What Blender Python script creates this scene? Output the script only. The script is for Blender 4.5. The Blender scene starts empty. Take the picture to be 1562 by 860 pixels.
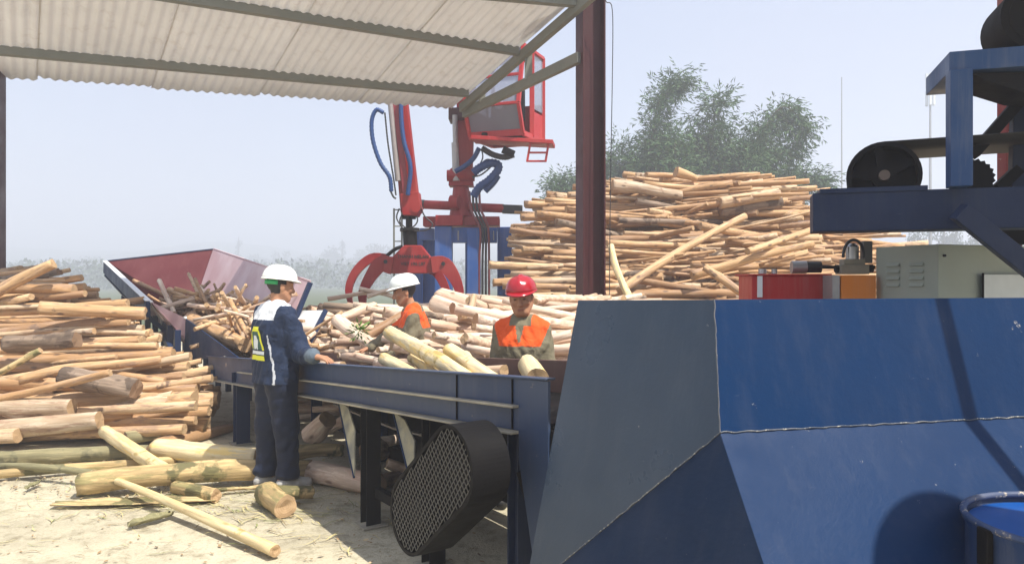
import bpy, bmesh, math, random
import numpy as np
from mathutils import Vector, Matrix, noise

R = math.radians
random.seed(7)
sc = bpy.context.scene
col = sc.collection

# ------------------------------------------------------------------ camera, sky, sun, exposure
F, CX, CY, H = 1128.0, 781.0, 430.0, 1.6
cam = bpy.data.cameras.new('camera')
cam_ob = bpy.data.objects.new('camera', cam)
col.objects.link(cam_ob)
cam_ob.location = (0, 0, H)
cam_ob.rotation_euler = (R(90), 0, 0)
cam.sensor_width = 36.0
cam.lens = F / 1562 * 36.0
cam.clip_end = 3000
cam.clip_start = 0.05
sc.camera = cam_ob

SUN = Vector((0.46, -0.37, 1.0)).normalized()
w = bpy.data.worlds.new('World'); sc.world = w; w.use_nodes = True
wn = w.node_tree.nodes; wl = w.node_tree.links
wn.clear()
wo = wn.new('ShaderNodeOutputWorld'); bg = wn.new('ShaderNodeBackground'); sky = wn.new('ShaderNodeTexSky')
sky.sky_type = 'NISHITA'; sky.sun_disc = False
sky.sun_elevation = math.asin(SUN.z); sky.sun_rotation = math.atan2(SUN.x, SUN.y)
sky.air_density = 1.3; sky.dust_density = 3.0; sky.ozone_density = 1.5; sky.altitude = 600
bg.inputs['Strength'].default_value = 0.105
thin = wn.new('ShaderNodeMix'); thin.data_type = 'RGBA'; thin.inputs[0].default_value = .6
wl.new(sky.outputs[0], thin.inputs[6]); thin.inputs[7].default_value = (2.6, 2.88, 3.85, 1)      # thin bright mist over the whole sky
wtc = wn.new('ShaderNodeTexCoord'); wnz = wn.new('ShaderNodeTexNoise'); wnz.inputs['Scale'].default_value = 2.2; wnz.inputs['Detail'].default_value = 5
wmr = wn.new('ShaderNodeMapRange'); wmr.inputs['From Min'].default_value = .35; wmr.inputs['From Max'].default_value = .65; wmr.inputs['To Min'].default_value = .48; wmr.inputs['To Max'].default_value = .74
wl.new(wtc.outputs['Generated'], wnz.inputs['Vector']); wl.new(wnz.outputs['Fac'], wmr.inputs['Value']); wl.new(wmr.outputs[0], thin.inputs[0])
wl.new(thin.outputs[2], bg.inputs['Color']); wl.new(bg.outputs[0], wo.inputs['Surface'])

sl = bpy.data.lights.new('sun', 'SUN'); sl.energy = 4.9; sl.angle = R(0.6); sl.color = (1.0, 0.95, 0.86)
so = bpy.data.objects.new('sun', sl); col.objects.link(so)
so.rotation_euler = SUN.to_track_quat('Z', 'Y').to_euler(); so.location = (4, -6, 12)

sc.view_settings.view_transform = 'Standard'
sc.view_settings.look = 'None'
sc.view_settings.gamma = 1.0
sc.view_settings.exposure = 0.90
sc.render.engine = 'CYCLES'
sc.cycles.use_denoising = True
sc.cycles.max_bounces = 8
sc.cycles.diffuse_bounces = 4
sc.cycles.volume_bounces = 1
sc.cycles.transparent_max_bounces = 8
sc.cycles.sample_clamp_indirect = 6.0

# ------------------------------------------------------------------ helpers
def P(px, py, d):
    return Vector(((px - CX) / F * d, d, H - (py - CY) / F * d))
def ray(px, py):
    return Vector(((px - CX) / F, 1.0, -(py - CY) / F))
def G(px, py, z=0.0):
    return P(px, py, (H - z) * F / (py - CY))
def on_plane(px, py, p0, n):
    o = Vector((0, 0, H)); r = ray(px, py)
    return o + r * ((p0 - o).dot(n) / r.dot(n))
def CV(u, v, z):                                   # conveyor axes: u along it, v across, z up
    return Vector((-2.79 + .575 * u + .818 * v, 7.4 - .818 * u + .575 * v, z))
def CU(px, v):                                     # u of the point at offset v seen in column px
    k = (px - CX) / F
    bx, by = -2.79 + .818 * v, 7.4 + .575 * v
    return (k * by - bx) / (.575 + k * .818)
def ztop(u): return .874 + .0657 * (u - .56)

def tag(o, label=None, cat=None, group=None, kind=None):
    if label: o['label'] = label
    if cat: o['category'] = cat
    if group: o['group'] = group
    if kind: o['kind'] = kind
    return o
def empty(name, loc, label=None, cat=None, group=None):
    o = bpy.data.objects.new(name, None); col.objects.link(o)
    o.location = loc; o.empty_display_size = .2
    return tag(o, label, cat, group)
def adopt(o, parent):                              # parts are modelled in world coordinates
    o.parent = parent
    o.matrix_parent_inverse = Matrix.Translation(-Vector(parent.location)) if parent.parent is None else Matrix.Identity(4)

def orient(p0, p1, up=(0, 0, 1)):
    z = (Vector(p1) - Vector(p0)).normalized(); up = Vector(up)
    if abs(z.dot(up)) > .98: up = Vector((0, 1, 0)) if abs(z.y) < .9 else Vector((1, 0, 0))
    x = up.cross(z).normalized(); y = z.cross(x).normalized()
    return x, y, z

class MB:
    def __init__(s): s.v = []; s.f = []; s.m = []; s.sm = []
    def add(s, vs, fs, m=0, smooth=False):
        b = len(s.v); s.v += [tuple(v) for v in vs]
        for f in fs:
            s.f.append([b + i for i in f]); s.m.append(m); s.sm.append(smooth)
        return s
    def box(s, c, size, ax=None, m=0):
        ax = ax or (Vector((1, 0, 0)), Vector((0, 1, 0)), Vector((0, 0, 1)))
        c = Vector(c); vs = []
        for k in (-.5, .5):
            for j in (-.5, .5):
                for i in (-.5, .5):
                    vs.append(c + ax[0] * i * size[0] + ax[1] * j * size[1] + ax[2] * k * size[2])
        return s.add(vs, [(0, 2, 3, 1), (4, 5, 7, 6), (0, 1, 5, 4), (2, 6, 7, 3), (0, 4, 6, 2), (1, 3, 7, 5)], m)
    def beam(s, p0, p1, w_, h_, up=(0, 0, 1), m=0):
        x, y, z = orient(p0, p1, up); p0 = Vector(p0); p1 = Vector(p1)
        return s.box((p0 + p1) / 2, (w_, h_, (p1 - p0).length), (x, y, z), m)
    def hbeam(s, p0, p1, w_, h_, t=.012, up=(0, 0, 1), m=0):   # flanges w wide, h apart
        x, y, z = orient(p0, p1, up); p0 = Vector(p0); p1 = Vector(p1); c = (p0 + p1) / 2; L = (p1 - p0).length
        s.box(c + y * (h_ / 2 - t / 2), (w_, t, L), (x, y, z), m)
        s.box(c - y * (h_ / 2 - t / 2), (w_, t, L), (x, y, z), m)
        return s.box(c, (t, h_ - 2 * t, L), (x, y, z), m)
    def cyl(s, p0, p1, r0, r1=None, n=16, m=0, mcap=None, caps=True):
        r1 = r0 if r1 is None else r1; x, y, z = orient(p0, p1); p0 = Vector(p0); p1 = Vector(p1)
        vs = [p + (x * math.cos(2 * math.pi * i / n) + y * math.sin(2 * math.pi * i / n)) * r for p, r in ((p0, r0), (p1, r1)) for i in range(n)]
        s.add(vs, [(i, (i + 1) % n, n + (i + 1) % n, n + i) for i in range(n)], m, True)
        if caps:
            s.add(vs, [tuple(range(n))[::-1], tuple(range(n, 2 * n))], m if mcap is None else mcap)
        return s
    def tube(s, pts, r, n=8, m=0, rs=None):
        pts = [Vector(p) for p in pts]; vs = []; N = len(pts)
        px = None
        for i, p in enumerate(pts):
            t = (pts[min(i + 1, N - 1)] - pts[max(i - 1, 0)]).normalized()
            if px is None: px = orient((0, 0, 0), t)[0]
            px = (px - t * px.dot(t)).normalized(); py = t.cross(px)
            rr = rs[i] if rs else r
            vs += [p + (px * math.cos(2 * math.pi * k / n) + py * math.sin(2 * math.pi * k / n)) * rr for k in range(n)]
        fs = [(i * n + k, i * n + (k + 1) % n, (i + 1) * n + (k + 1) % n, (i + 1) * n + k) for i in range(N - 1) for k in range(n)]
        s.add(vs, fs, m, True)
        return s.add(vs, [tuple(range(n))[::-1], tuple(range((N - 1) * n, N * n))], m)
    def prism(s, pts, d, m=0):                      # polygon pts pushed along vector d
        n = len(pts); a = [Vector(p) for p in pts]; b = [p + Vector(d) for p in a]
        return s.add(a + b, [tuple(range(n))[::-1], tuple(range(n, 2 * n))] + [(i, (i + 1) % n, n + (i + 1) % n, n + i) for i in range(n)], m)
    def ribbon(s, pts, ws, d, m=0):                 # curved flat bar: centre line, widths in its plane, thickness vector d
        pts = [Vector(p) for p in pts]; d = Vector(d); nn = d.normalized(); N = len(pts); L = []; Rr = []
        for i, p in enumerate(pts):
            t = (pts[min(i + 1, N - 1)] - pts[max(i - 1, 0)]).normalized(); q = t.cross(nn).normalized()
            L.append(p + q * ws[i] / 2); Rr.append(p - q * ws[i] / 2)
        vs = []
        for i in range(N): vs += [L[i], Rr[i], Rr[i] + d, L[i] + d]
        fs = []
        for i in range(N - 1):
            a = i * 4; b = a + 4
            for k in range(4): fs.append((a + k, a + (k + 1) % 4, b + (k + 1) % 4, b + k))
        fs += [(3, 2, 1, 0), ((N - 1) * 4, (N - 1) * 4 + 1, (N - 1) * 4 + 2, (N - 1) * 4 + 3)]
        return s.add(vs, fs, m)
    def build(s, name, mats, parent=None, bevel=0, loc=None, smooth_all=False, fix=True):
        me = bpy.data.meshes.new(name)
        o = Vector(loc) if loc is not None else Vector((0, 0, 0))
        me.from_pydata([tuple(Vector(v) - o) for v in s.v], [], s.f)
        mats = mats if isinstance(mats, (list, tuple)) else [mats]
        for mt in mats: me.materials.append(mt)
        me.polygons.foreach_set('material_index', s.m)
        me.polygons.foreach_set('use_smooth', [True] * len(s.f) if smooth_all else s.sm)
        if fix:
            bm = bmesh.new(); bm.from_mesh(me); bmesh.ops.recalc_face_normals(bm, faces=bm.faces); bm.to_mesh(me); bm.free()
        me.update()
        ob = bpy.data.objects.new(name, me); col.objects.link(ob)
        if loc is not None: ob.location = loc
        if parent is not None: adopt(ob, parent)
        if bevel:
            b = ob.modifiers.new('b', 'BEVEL'); b.width = bevel; b.segments = 2; b.limit_method = 'ANGLE'; b.angle_limit = R(40)
        return ob

def bez(pts, n=24):                                 # Catmull-Rom through points
    pts = [Vector(p) for p in pts]; q = [pts[0] * 2 - pts[1]] + pts + [pts[-1] * 2 - pts[-2]]; out = []
    S = len(pts) - 1
    for i in range(n + 1):
        t = i / n * S; k = min(int(t), S - 1); t -= k
        a, b, c, d = q[k:k + 4]
        out.append(.5 * (2 * b + (c - a) * t + (2 * a - 5 * b + 4 * c - d) * t * t + (3 * b - a - 3 * c + d) * t ** 3))
    return out

# ------------------------------------------------------------------ materials
def nmat(name):
    m = bpy.data.materials.new(name); m.use_nodes = True
    nt = m.node_tree; return m, nt.nodes, nt.links, nt.nodes['Principled BSDF']
def N(nodes, kind, **kw):
    n = nodes.new(kind)
    for k, v in kw.items():
        if k in n.inputs: n.inputs[k].default_value = v
        else: setattr(n, k, v)
    return n
def ramp(nodes, stops):
    r = nodes.new('ShaderNodeValToRGB'); e = r.color_ramp.elements
    while len(e) < len(stops): e.new(.5)
    for i, (p, c) in enumerate(stops):
        e[i].position = p; e[i].color = (*c, 1) if len(c) == 3 else c
    return r
def mixc(nodes, links, fac, a, b, mode='MIX'):
    m = nodes.new('ShaderNodeMix'); m.data_type = 'RGBA'; m.blend_type = mode
    for s_, v in ((0, fac), (6, a), (7, b)):
        if hasattr(v, 'is_linked') or hasattr(v, 'links'): links.new(v, m.inputs[s_])
        else: m.inputs[s_].default_value = v if s_ == 0 else (*v, 1)
    return m.outputs[2]
def pos(nodes): return nodes.new('ShaderNodeNewGeometry').outputs['Position']

def painted(name, c, c2, wear=(.35, .28, .22), rough=.42, amount=.62, scale=3.0, dust=.25, metal=0.0, bump=.04, dustc=(.42, .38, .31), spec=.28, streak=.18, scuff=.30):
    """Painted steel: slow tone drift, dust film, small chips down to bare rusty metal."""
    m, n, l, b = nmat(name); p = pos(n)
    n1 = N(n, 'ShaderNodeTexNoise', Scale=scale, Detail=6.0, Roughness=.62); l.new(p, n1.inputs['Vector'])
    n2 = N(n, 'ShaderNodeTexNoise', Scale=scale * 9, Detail=8.0, Roughness=.7); l.new(p, n2.inputs['Vector'])
    n3 = N(n, 'ShaderNodeTexNoise', Scale=scale * .6, Detail=3.0); l.new(p, n3.inputs['Vector'])
    base = mixc(n, l, n1.outputs['Fac'], c, c2)
    dr = ramp(n, [(.45, (0, 0, 0)), (.75, (dust, dust, dust))]); l.new(n3.outputs['Fac'], dr.inputs[0])
    base = mixc(n, l, dr.outputs[0], base, dustc)
    ch = ramp(n, [(amount, (0, 0, 0)), (amount + .05, (1, 1, 1))]); l.new(n2.outputs['Fac'], ch.inputs[0])
    base = mixc(n, l, ch.outputs[0], base, wear)
    ms = N(n, 'ShaderNodeMapping'); ms.inputs['Scale'].default_value = (9, 9, .7); l.new(p, ms.inputs[0])      # rain-washed dust runs
    n4 = N(n, 'ShaderNodeTexNoise', Scale=1.4, Detail=6.0, Roughness=.7); l.new(ms.outputs[0], n4.inputs['Vector'])
    sr = ramp(n, [(.5, (0, 0, 0)), (.8, (streak,) * 3)]); l.new(n4.outputs['Fac'], sr.inputs[0]); base = mixc(n, l, sr.outputs[0], base, dustc)
    md = N(n, 'ShaderNodeMapping'); md.inputs['Scale'].default_value = (5, 5, 30); md.inputs['Rotation'].default_value = (.5, .7, .2); l.new(p, md.inputs[0])   # scuffs
    n5 = N(n, 'ShaderNodeTexNoise', Scale=1.8, Detail=7.0, Roughness=.75); l.new(md.outputs[0], n5.inputs['Vector'])
    sc_ = ramp(n, [(.66, (0, 0, 0)), (.70, (scuff,) * 3)]); l.new(n5.outputs['Fac'], sc_.inputs[0]); base = mixc(n, l, sc_.outputs[0], base, wear)
    l.new(base, b.inputs['Base Color'])
    rr = ramp(n, [(.3, (rough - .08,) * 3), (.7, (rough + .16,) * 3)]); l.new(n1.outputs['Fac'], rr.inputs[0]); l.new(rr.outputs[0], b.inputs['Roughness'])
    bp = N(n, 'ShaderNodeBump', Strength=bump * 4, Distance=.01); l.new(n2.outputs['Fac'], bp.inputs['Height']); l.new(bp.outputs[0], b.inputs['Normal'])
    b.inputs['Metallic'].default_value = metal; b.inputs['Specular IOR Level'].default_value = spec
    return m

def plain(name, c, rough=.6, metal=0.0, var=.18, scale=14.0):
    m, n, l, b = nmat(name); p = pos(n)
    n1 = N(n, 'ShaderNodeTexNoise', Scale=scale, Detail=5.0); l.new(p, n1.inputs['Vector'])
    base = mixc(n, l, n1.outputs['Fac'], [x * (1 - var) for x in c], [min(1, x * (1 + var)) for x in c])
    l.new(base, b.inputs['Base Color']); b.inputs['Roughness'].default_value = rough; b.inputs['Metallic'].default_value = metal
    return m

def log_mat(name, stops, bark=(.16, .10, .065), bark_at=.72, rough=.75, streak=.35, shred=.85):
    m, n, l, b = nmat(name)
    tc = n.new('ShaderNodeTexCoord'); ob = n.new('ShaderNodeObjectInfo'); gi = n.new('ShaderNodeNewGeometry')
    rs_ = N(n, 'ShaderNodeMath', operation='ADD'); l.new(ob.outputs['Random'], rs_.inputs[0]); l.new(gi.outputs['Random Per Island'], rs_.inputs[1])
    oi = N(n, 'ShaderNodeMath', operation='FRACT'); l.new(rs_.outputs[0], oi.inputs[0])
    add = N(n, 'ShaderNodeVectorMath', operation='MULTIPLY_ADD'); l.new(oi.outputs[0], add.inputs[0])
    add.inputs[1].default_value = (37, 51, 23); l.new(tc.outputs['Object'], add.inputs[2])
    mp = N(n, 'ShaderNodeMapping'); mp.inputs['Scale'].default_value = (1.0, 13, 13); l.new(add.outputs[0], mp.inputs[0])
    n1 = N(n, 'ShaderNodeTexNoise', Scale=2.2, Detail=7.0, Roughness=.65); l.new(mp.outputs[0], n1.inputs['Vector'])
    n2 = N(n, 'ShaderNodeTexNoise', Scale=3.2, Detail=5.0, Roughness=.6); l.new(add.outputs[0], n2.inputs['Vector'])
    r0 = ramp(n, stops); l.new(oi.outputs[0], r0.inputs[0])
    dk = N(n, 'ShaderNodeMapRange'); dk.inputs['From Min'].default_value = .42; dk.inputs['From Max'].default_value = .62
    dk.inputs['To Max'].default_value = streak; l.new(n1.outputs['Fac'], dk.inputs['Value'])
    base = mixc(n, l, dk.outputs[0], r0.outputs[0], [x * .5 for x in stops[len(stops) // 2][1]])
    lt = ramp(n, [(.3, (.45, .45, .45)), (.5, (0, 0, 0))]); l.new(n1.outputs['Fac'], lt.inputs[0])
    base = mixc(n, l, lt.outputs[0], base, [min(.85, x * 1.35 + .03) for x in stops[-1][1]])
    br = ramp(n, [(bark_at, (0, 0, 0)), (bark_at + .05, (1, 1, 1))]); l.new(n2.outputs['Fac'], br.inputs[0])
    base = mixc(n, l, br.outputs[0], base, bark)
    mb_ = N(n, 'ShaderNodeMapping'); mb_.inputs['Scale'].default_value = (1.3, 9, 9); l.new(add.outputs[0], mb_.inputs[0])      # shreds of inner bark left on the wood
    n4 = N(n, 'ShaderNodeTexNoise', Scale=1.7, Detail=8.0, Roughness=.72); l.new(mb_.outputs[0], n4.inputs['Vector'])
    sh = ramp(n, [(.53, (0, 0, 0)), (.60, (shred,) * 3)]); l.new(n4.outputs['Fac'], sh.inputs[0]); base = mixc(n, l, sh.outputs[0], base, [x * 1.9 for x in bark])
    mk = N(n, 'ShaderNodeMapping'); mk.inputs['Scale'].default_value = (2.6, 6, 6); l.new(add.outputs[0], mk.inputs[0])          # knots
    vo = N(n, 'ShaderNodeTexVoronoi', Scale=1.5); l.new(mk.outputs[0], vo.inputs['Vector'])
    kr = ramp(n, [(.10, (.85, .85, .85)), (.20, (0, 0, 0))]); l.new(vo.outputs['Distance'], kr.inputs[0]); base = mixc(n, l, kr.outputs[0], base, [x * .8 for x in bark])
    l.new(base, b.inputs['Base Color']); b.inputs['Roughness'].default_value = rough
    bp = N(n, 'ShaderNodeBump', Strength=.8, Distance=.015); l.new(n1.outputs['Fac'], bp.inputs['Height'])
    l.new(bp.outputs[0], b.inputs['Normal'])
    return m

def end_mat(name, c, c2):
    m, n, l, b = nmat(name)
    tc = n.new('ShaderNodeTexCoord')
    mp = N(n, 'ShaderNodeMapping'); mp.inputs['Scale'].default_value = (0, 1, 1); l.new(tc.outputs['Object'], mp.inputs[0])
    wv = N(n, 'ShaderNodeTexWave', Scale=22.0, Distortion=3.0, Detail=2.0); wv.wave_type = 'RINGS'; wv.rings_direction = 'X'; l.new(mp.outputs[0], wv.inputs['Vector'])
    nz = N(n, 'ShaderNodeTexNoise', Scale=9.0, Detail=4.0); l.new(tc.outputs['Object'], nz.inputs['Vector'])
    base = mixc(n, l, wv.outputs['Fac'], c, c2); base = mixc(n, l, nz.outputs['Fac'], base, [x * .6 for x in c])
    l.new(base, b.inputs['Base Color']); b.inputs['Roughness'].default_value = .85
    return m

def glass_mat(name, c=(.30, .32, .38), rough=.12, clear=.5):
    m, n, l, b = nmat(name); b.inputs['Base Color'].default_value = (*c, 1); b.inputs['Roughness'].default_value = rough
    t = N(n, 'ShaderNodeBsdfTransparent'); t.inputs[0].default_value = (.80, .83, .90, 1); mx = N(n, 'ShaderNodeMixShader'); mx.inputs[0].default_value = clear
    l.new(b.outputs[0], mx.inputs[1]); l.new(t.outputs[0], mx.inputs[2]); l.new(mx.outputs[0], n['Material Output'].inputs['Surface'])
    return m

def cloth_mat(name, c, c2, rough=.85, scale=9.0, sheen=.04, fold=.55):
    m, n, l, b = nmat(name); p = pos(n)
    n1 = N(n, 'ShaderNodeTexNoise', Scale=scale, Detail=5.0, Roughness=.6); l.new(p, n1.inputs['Vector'])
    base = mixc(n, l, n1.outputs['Fac'], c, c2); l.new(base, b.inputs['Base Color']); b.inputs['Roughness'].default_value = rough
    n2 = N(n, 'ShaderNodeTexNoise', Scale=11.0, Detail=4.0, Distortion=1.2); l.new(p, n2.inputs['Vector'])
    bp = N(n, 'ShaderNodeBump', Strength=fold, Distance=.03); l.new(n2.outputs['Fac'], bp.inputs['Height']); l.new(bp.outputs[0], b.inputs['Normal'])
    b.inputs['Sheen Weight'].default_value = sheen; b.inputs['Specular IOR Level'].default_value = .2
    return m

M = {}
M['blue'] = painted('blue_painted_steel', (.0034, .026, .086), (.0027, .019, .064), amount=.67, dust=.012, rough=.42, spec=.09, streak=.03, scuff=.08, scale=2.2, wear=(.30, .29, .28))
M['blue_grey'] = painted('dusty_blue_steel', spec=.5, c=(.016, .038, .072), c2=(.010, .026, .052), amount=.68, dust=.12, rough=.30, streak=.10, scale=2.2, wear=(.30, .29, .28), dustc=(.16, .17, .19))
M['blue_worn'] = painted('worn_blue_steel', (.016, .044, .118), (.042, .056, .090), amount=.655, dust=.30, rough=.45, scale=1.5, wear=(.24, .20, .17), dustc=(.15, .16, .17), scuff=.5)
M['blue_dark'] = painted('dark_blue_steel', (.008, .024, .075), (.006, .016, .048), amount=.72, dust=.1, rough=.5, dustc=(.09, .09, .09))
M['blue_crane'] = painted('crane_blue_steel', (.022, .085, .29), (.030, .10, .32), amount=.72, dust=.12, rough=.45)
M['gusset'] = painted('sawdust_gusset', (.05, .08, .14), (.42, .37, .22), amount=.60, dust=.9, rough=.8, dustc=(.50, .45, .30), scale=9, wear=(.2, .17, .08))
M['dirty_ledge'] = painted('sawdust_ledge', (.34, .31, .24), (.20, .18, .15), amount=.66, dust=.7, rough=.8, dustc=(.50, .44, .30), scale=6)
M['black_steel'] = painted('blackened_steel', spec=.08, streak=.05, scuff=.06, c=(.005, .005, .006), c2=(.010, .009, .009), amount=.72, dust=.06, rough=.6, dustc=(.07, .06, .045))
M['rust_brown'] = painted('rusty_inner_steel', (.17, .10, .085), (.11, .065, .055), amount=.66, dust=.4, rough=.7, dustc=(.28, .2, .16))
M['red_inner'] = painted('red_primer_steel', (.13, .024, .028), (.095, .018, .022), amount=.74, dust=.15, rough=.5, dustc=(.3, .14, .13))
M['pink_inner'] = painted('lit_worn_primer', (.60, .44, .455), (.50, .31, .325), amount=.66, dust=.95, rough=.36, dustc=(.68, .54, .55), wear=(.60, .48, .48))  # worn primer, paled further so the far wall looks sunlit
M['maroon'] = painted('maroon_steel', (.060, .010, .012), (.038, .007, .009), amount=.75, dust=.12, rough=.45, dustc=(.1, .06, .05))
M['crane_red'] = painted('crane_red_paint', (.31, .014, .017), (.22, .012, .014), amount=.66, dust=.22, rough=.42, wear=(.12, .07, .06), dustc=(.5, .16, .12))
M['cab_red'] = painted('cab_red_paint', (.40, .020, .021), (.33, .017, .018), amount=.78, dust=.12, rough=.36, dustc=(.5, .2, .16))
M['box_red'] = painted('red_tank_paint', (.50, .03, .025), (.40, .022, .02), amount=.75, dust=.1, rough=.4)
M['orange'] = painted('orange_tank_paint', (.78, .24, .02), (.68, .19, .015), amount=.78, dust=.1, rough=.42)
M['cab_grey'] = painted('grey_green_cabinet', (.36, .40, .34), (.31, .35, .30), amount=.80, dust=.1, rough=.5)
M['galv'] = painted('galvanised_purlin', (.20, .21, .185), (.145, .15, .13), amount=.70, dust=.3, rough=.55, metal=.1, dustc=(.24, .20, .15))
M['steel'] = plain('bare_steel', (.38, .38, .38), .35, .9)
M['grey_cyl'] = plain('grey_cylinder_metal', (.34, .33, .32), .4, .5)
M['rubber'] = plain('black_rubber', (.016, .016, .017), .6)
M['belt'] = plain('belt_rubber', (.022, .022, .023), .7)
M['hose_blue'] = plain('blue_hose_wrap', (.006, .042, .16), .5, 0, .5, 26)
M['hose_black'] = plain('black_hose', (.02, .02, .022), .5)
M['glass'] = glass_mat('cab_glass')
M['white'] = plain('white_plate', (.72, .74, .74), .5, 0, .05)
M['weld'] = painted('weld_bead', (.012, .03, .08), (.10, .11, .12), amount=.56, dust=.5, rough=.6, scale=9, dustc=(.34, .32, .27), wear=(.40, .38, .33))
M['weld_dark'] = painted('dark_weld_bead', (.05, .055, .065), (.10, .11, .13), amount=.63, dust=.3, rough=.5, scale=16)
M['end'] = end_mat('cut_log_end', (.52, .35, .19), (.42, .26, .13))
M['end_dark'] = end_mat('weathered_log_end', (.30, .19, .11), (.20, .12, .07))
M['peeled'] = log_mat('peeled_log_wood', [(0, (.27, .145, .07)), (.12, (.39, .215, .092)), (.35, (.49, .28, .125)), (.55, (.55, .335, .16)), (.78, (.60, .40, .215)), (.9, (.58, .44, .29)), (1, (.42, .33, .24))], bark_at=.66, streak=.55)
M['pink_peeled'] = log_mat('pale_peeled_wood', [(0, (.47, .31, .20)), (.12, (.54, .36, .24)), (.4, (.64, .46, .33)), (.8, (.71, .55, .42)), (1, (.75, .61, .48))], bark_at=.69, streak=.5, bark=(.25, .15, .10), shred=.55)
M['bark'] = log_mat('bark_covered_log', [(0, (.20, .14, .095)), (.5, (.25, .185, .13)), (1, (.30, .22, .16))], bark=(.10, .07, .05), bark_at=.52, streak=.6, rough=.9)
M['green_bark'] = log_mat('mossy_bark_log', [(0, (.22, .21, .10)), (.5, (.26, .23, .12)), (1, (.30, .25, .13))], bark=(.12, .11, .06), bark_at=.56, streak=.6, rough=.9)
M['yellow'] = log_mat('yellow_debarked_log', [(0, (.46, .32, .14)), (.5, (.53, .38, .175)), (1, (.59, .44, .22))], bark=(.13, .115, .045), bark_at=.50, streak=.75)
M['fresh'] = log_mat('fresh_yellow_wood', [(0, (.64, .49, .25)), (.5, (.68, .54, .31)), (1, (.70, .58, .36))], bark=(.42, .30, .10), bark_at=.62, streak=.4)
M['skin'] = cloth_mat('skin', (.42, .22, .13), (.36, .18, .105), .55, 30, 0, .06)
M['skin_dark'] = cloth_mat('lip_skin', (.30, .13, .09), (.27, .115, .08), .6, 30, 0, .05)
M['hair'] = plain('black_hair', (.012, .010, .010), .6)
M['eye'] = plain('eye_dark', (.03, .02, .018), .3)
M['navy'] = cloth_mat('navy_work_cloth', (.008, .016, .042), (.020, .034, .072), .75, 5)
M['navy_trousers'] = cloth_mat('dark_navy_trousers', (.007, .012, .031), (.010, .016, .036), .62, 5, .04, .2)
M['yoke'] = cloth_mat('white_yoke_cloth', (.70, .72, .74), (.62, .65, .68), .8)
M['piping'] = plain('reflective_piping', (.5, .52, .56), .4)
M['cuff'] = cloth_mat('grey_cuff_cloth', (.12, .15, .18), (.08, .11, .14))
M['khaki'] = cloth_mat('khaki_work_cloth', (.22, .195, .13), (.125, .11, .07), .9)
M['orange_cloth'] = cloth_mat('orange_yoke_cloth', (.80, .11, .018), (.68, .085, .015), .8)
M['shoe'] = cloth_mat('grey_shoe', (.46, .45, .42), (.34, .33, .31), .8, 20)
M['sole'] = plain('shoe_sole', (.55, .53, .48), .8)
M['helmet_white'] = plain('white_helmet_plastic', (.80, .80, .74), .32, 0, .04, 6)
M['helmet_grey'] = plain('pale_helmet_plastic', (.70, .73, .70), .34, 0, .05, 6)
M['helmet_red'] = plain('red_helmet_plastic', (.34, .012, .020), .22, 0, .12, 8)
M['green_band'] = plain('green_headband', (.02, .34, .10), .5)
M['emblem_yellow'] = plain('emblem_yellow', (.78, .76, .03), .6, 0, .05)
M['emblem_white'] = plain('emblem_white', (.72, .76, .78), .6, 0, .05)
M['emblem_green'] = plain('emblem_green', (.02, .09, .07), .6, 0, .2)
M['letter_dark'] = plain('dark_lettering', (.035, .02, .018), .6)
# ------------------------------------------------------------------ ground, hill, haze
def ground_mat():
    m, n, l, b = nmat('dusty_concrete_ground'); p = pos(n)
    n1 = N(n, 'ShaderNodeTexNoise', Scale=.9, Detail=8.0, Roughness=.65); l.new(p, n1.inputs['Vector'])
    n2 = N(n, 'ShaderNodeTexNoise', Scale=7.0, Detail=8.0, Roughness=.7); l.new(p, n2.inputs['Vector'])
    n3 = N(n, 'ShaderNodeTexNoise', Scale=60.0, Detail=4.0, Roughness=.7); l.new(p, n3.inputs['Vector'])
    r1 = ramp(n, [(.34, (.35, .31, .22)), (.5, (.49, .44, .315)), (.66, (.56, .51, .375))]); l.new(n1.outputs['Fac'], r1.inputs[0])
    r2 = ramp(n, [(.32, (.45, .42, .36)), (.5, (1, 1, 1))]); l.new(n2.outputs['Fac'], r2.inputs[0])
    base = mixc(n, l, .75, r1.outputs[0], r2.outputs[0], 'MULTIPLY')
    r3 = ramp(n, [(.34, (.72, .68, .60)), (.5, (1, 1, 1))]); l.new(n3.outputs['Fac'], r3.inputs[0])
    base = mixc(n, l, .6, base, r3.outputs[0], 'MULTIPLY')
    sx = N(n, 'ShaderNodeSeparateXYZ'); l.new(p, sx.inputs[0])          # dirt yard ends and rough grass begins
    ed = N(n, 'ShaderNodeMapRange'); ed.inputs['From Min'].default_value = 19; ed.inputs['From Max'].default_value = 24; l.new(sx.outputs['Y'], ed.inputs['Value'])
    gr = ramp(n, [(.35, (.045, .065, .025)), (.65, (.09, .11, .045))]); l.new(n2.outputs['Fac'], gr.inputs[0])
    base = mixc(n, l, ed.outputs[0], base, gr.outputs[0])
    l.new(base, b.inputs['Base Color']); b.inputs['Roughness'].default_value = .95
    bp = N(n, 'ShaderNodeBump', Strength=.6, Distance=.02); l.new(n3.outputs['Fac'], bp.inputs['Height']); l.new(bp.outputs[0], b.inputs['Normal'])
    return m
g = MB()
gx = [-900, -60, -20] + [-10 + .5 * i for i in range(41)] + [20, 60, 900]
gy = [-300, -20] + [.5 * i for i in range(33)] + [24, 60, 900]
for y in gy:
    for x in gx:
        near = abs(x) <= 10 and 0 <= y <= 16
        g.v.append((x, y, noise.noise((x * .8, y * .8, 3)) * .012 - .004 if near else -.004))
W_ = len(gx)
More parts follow.
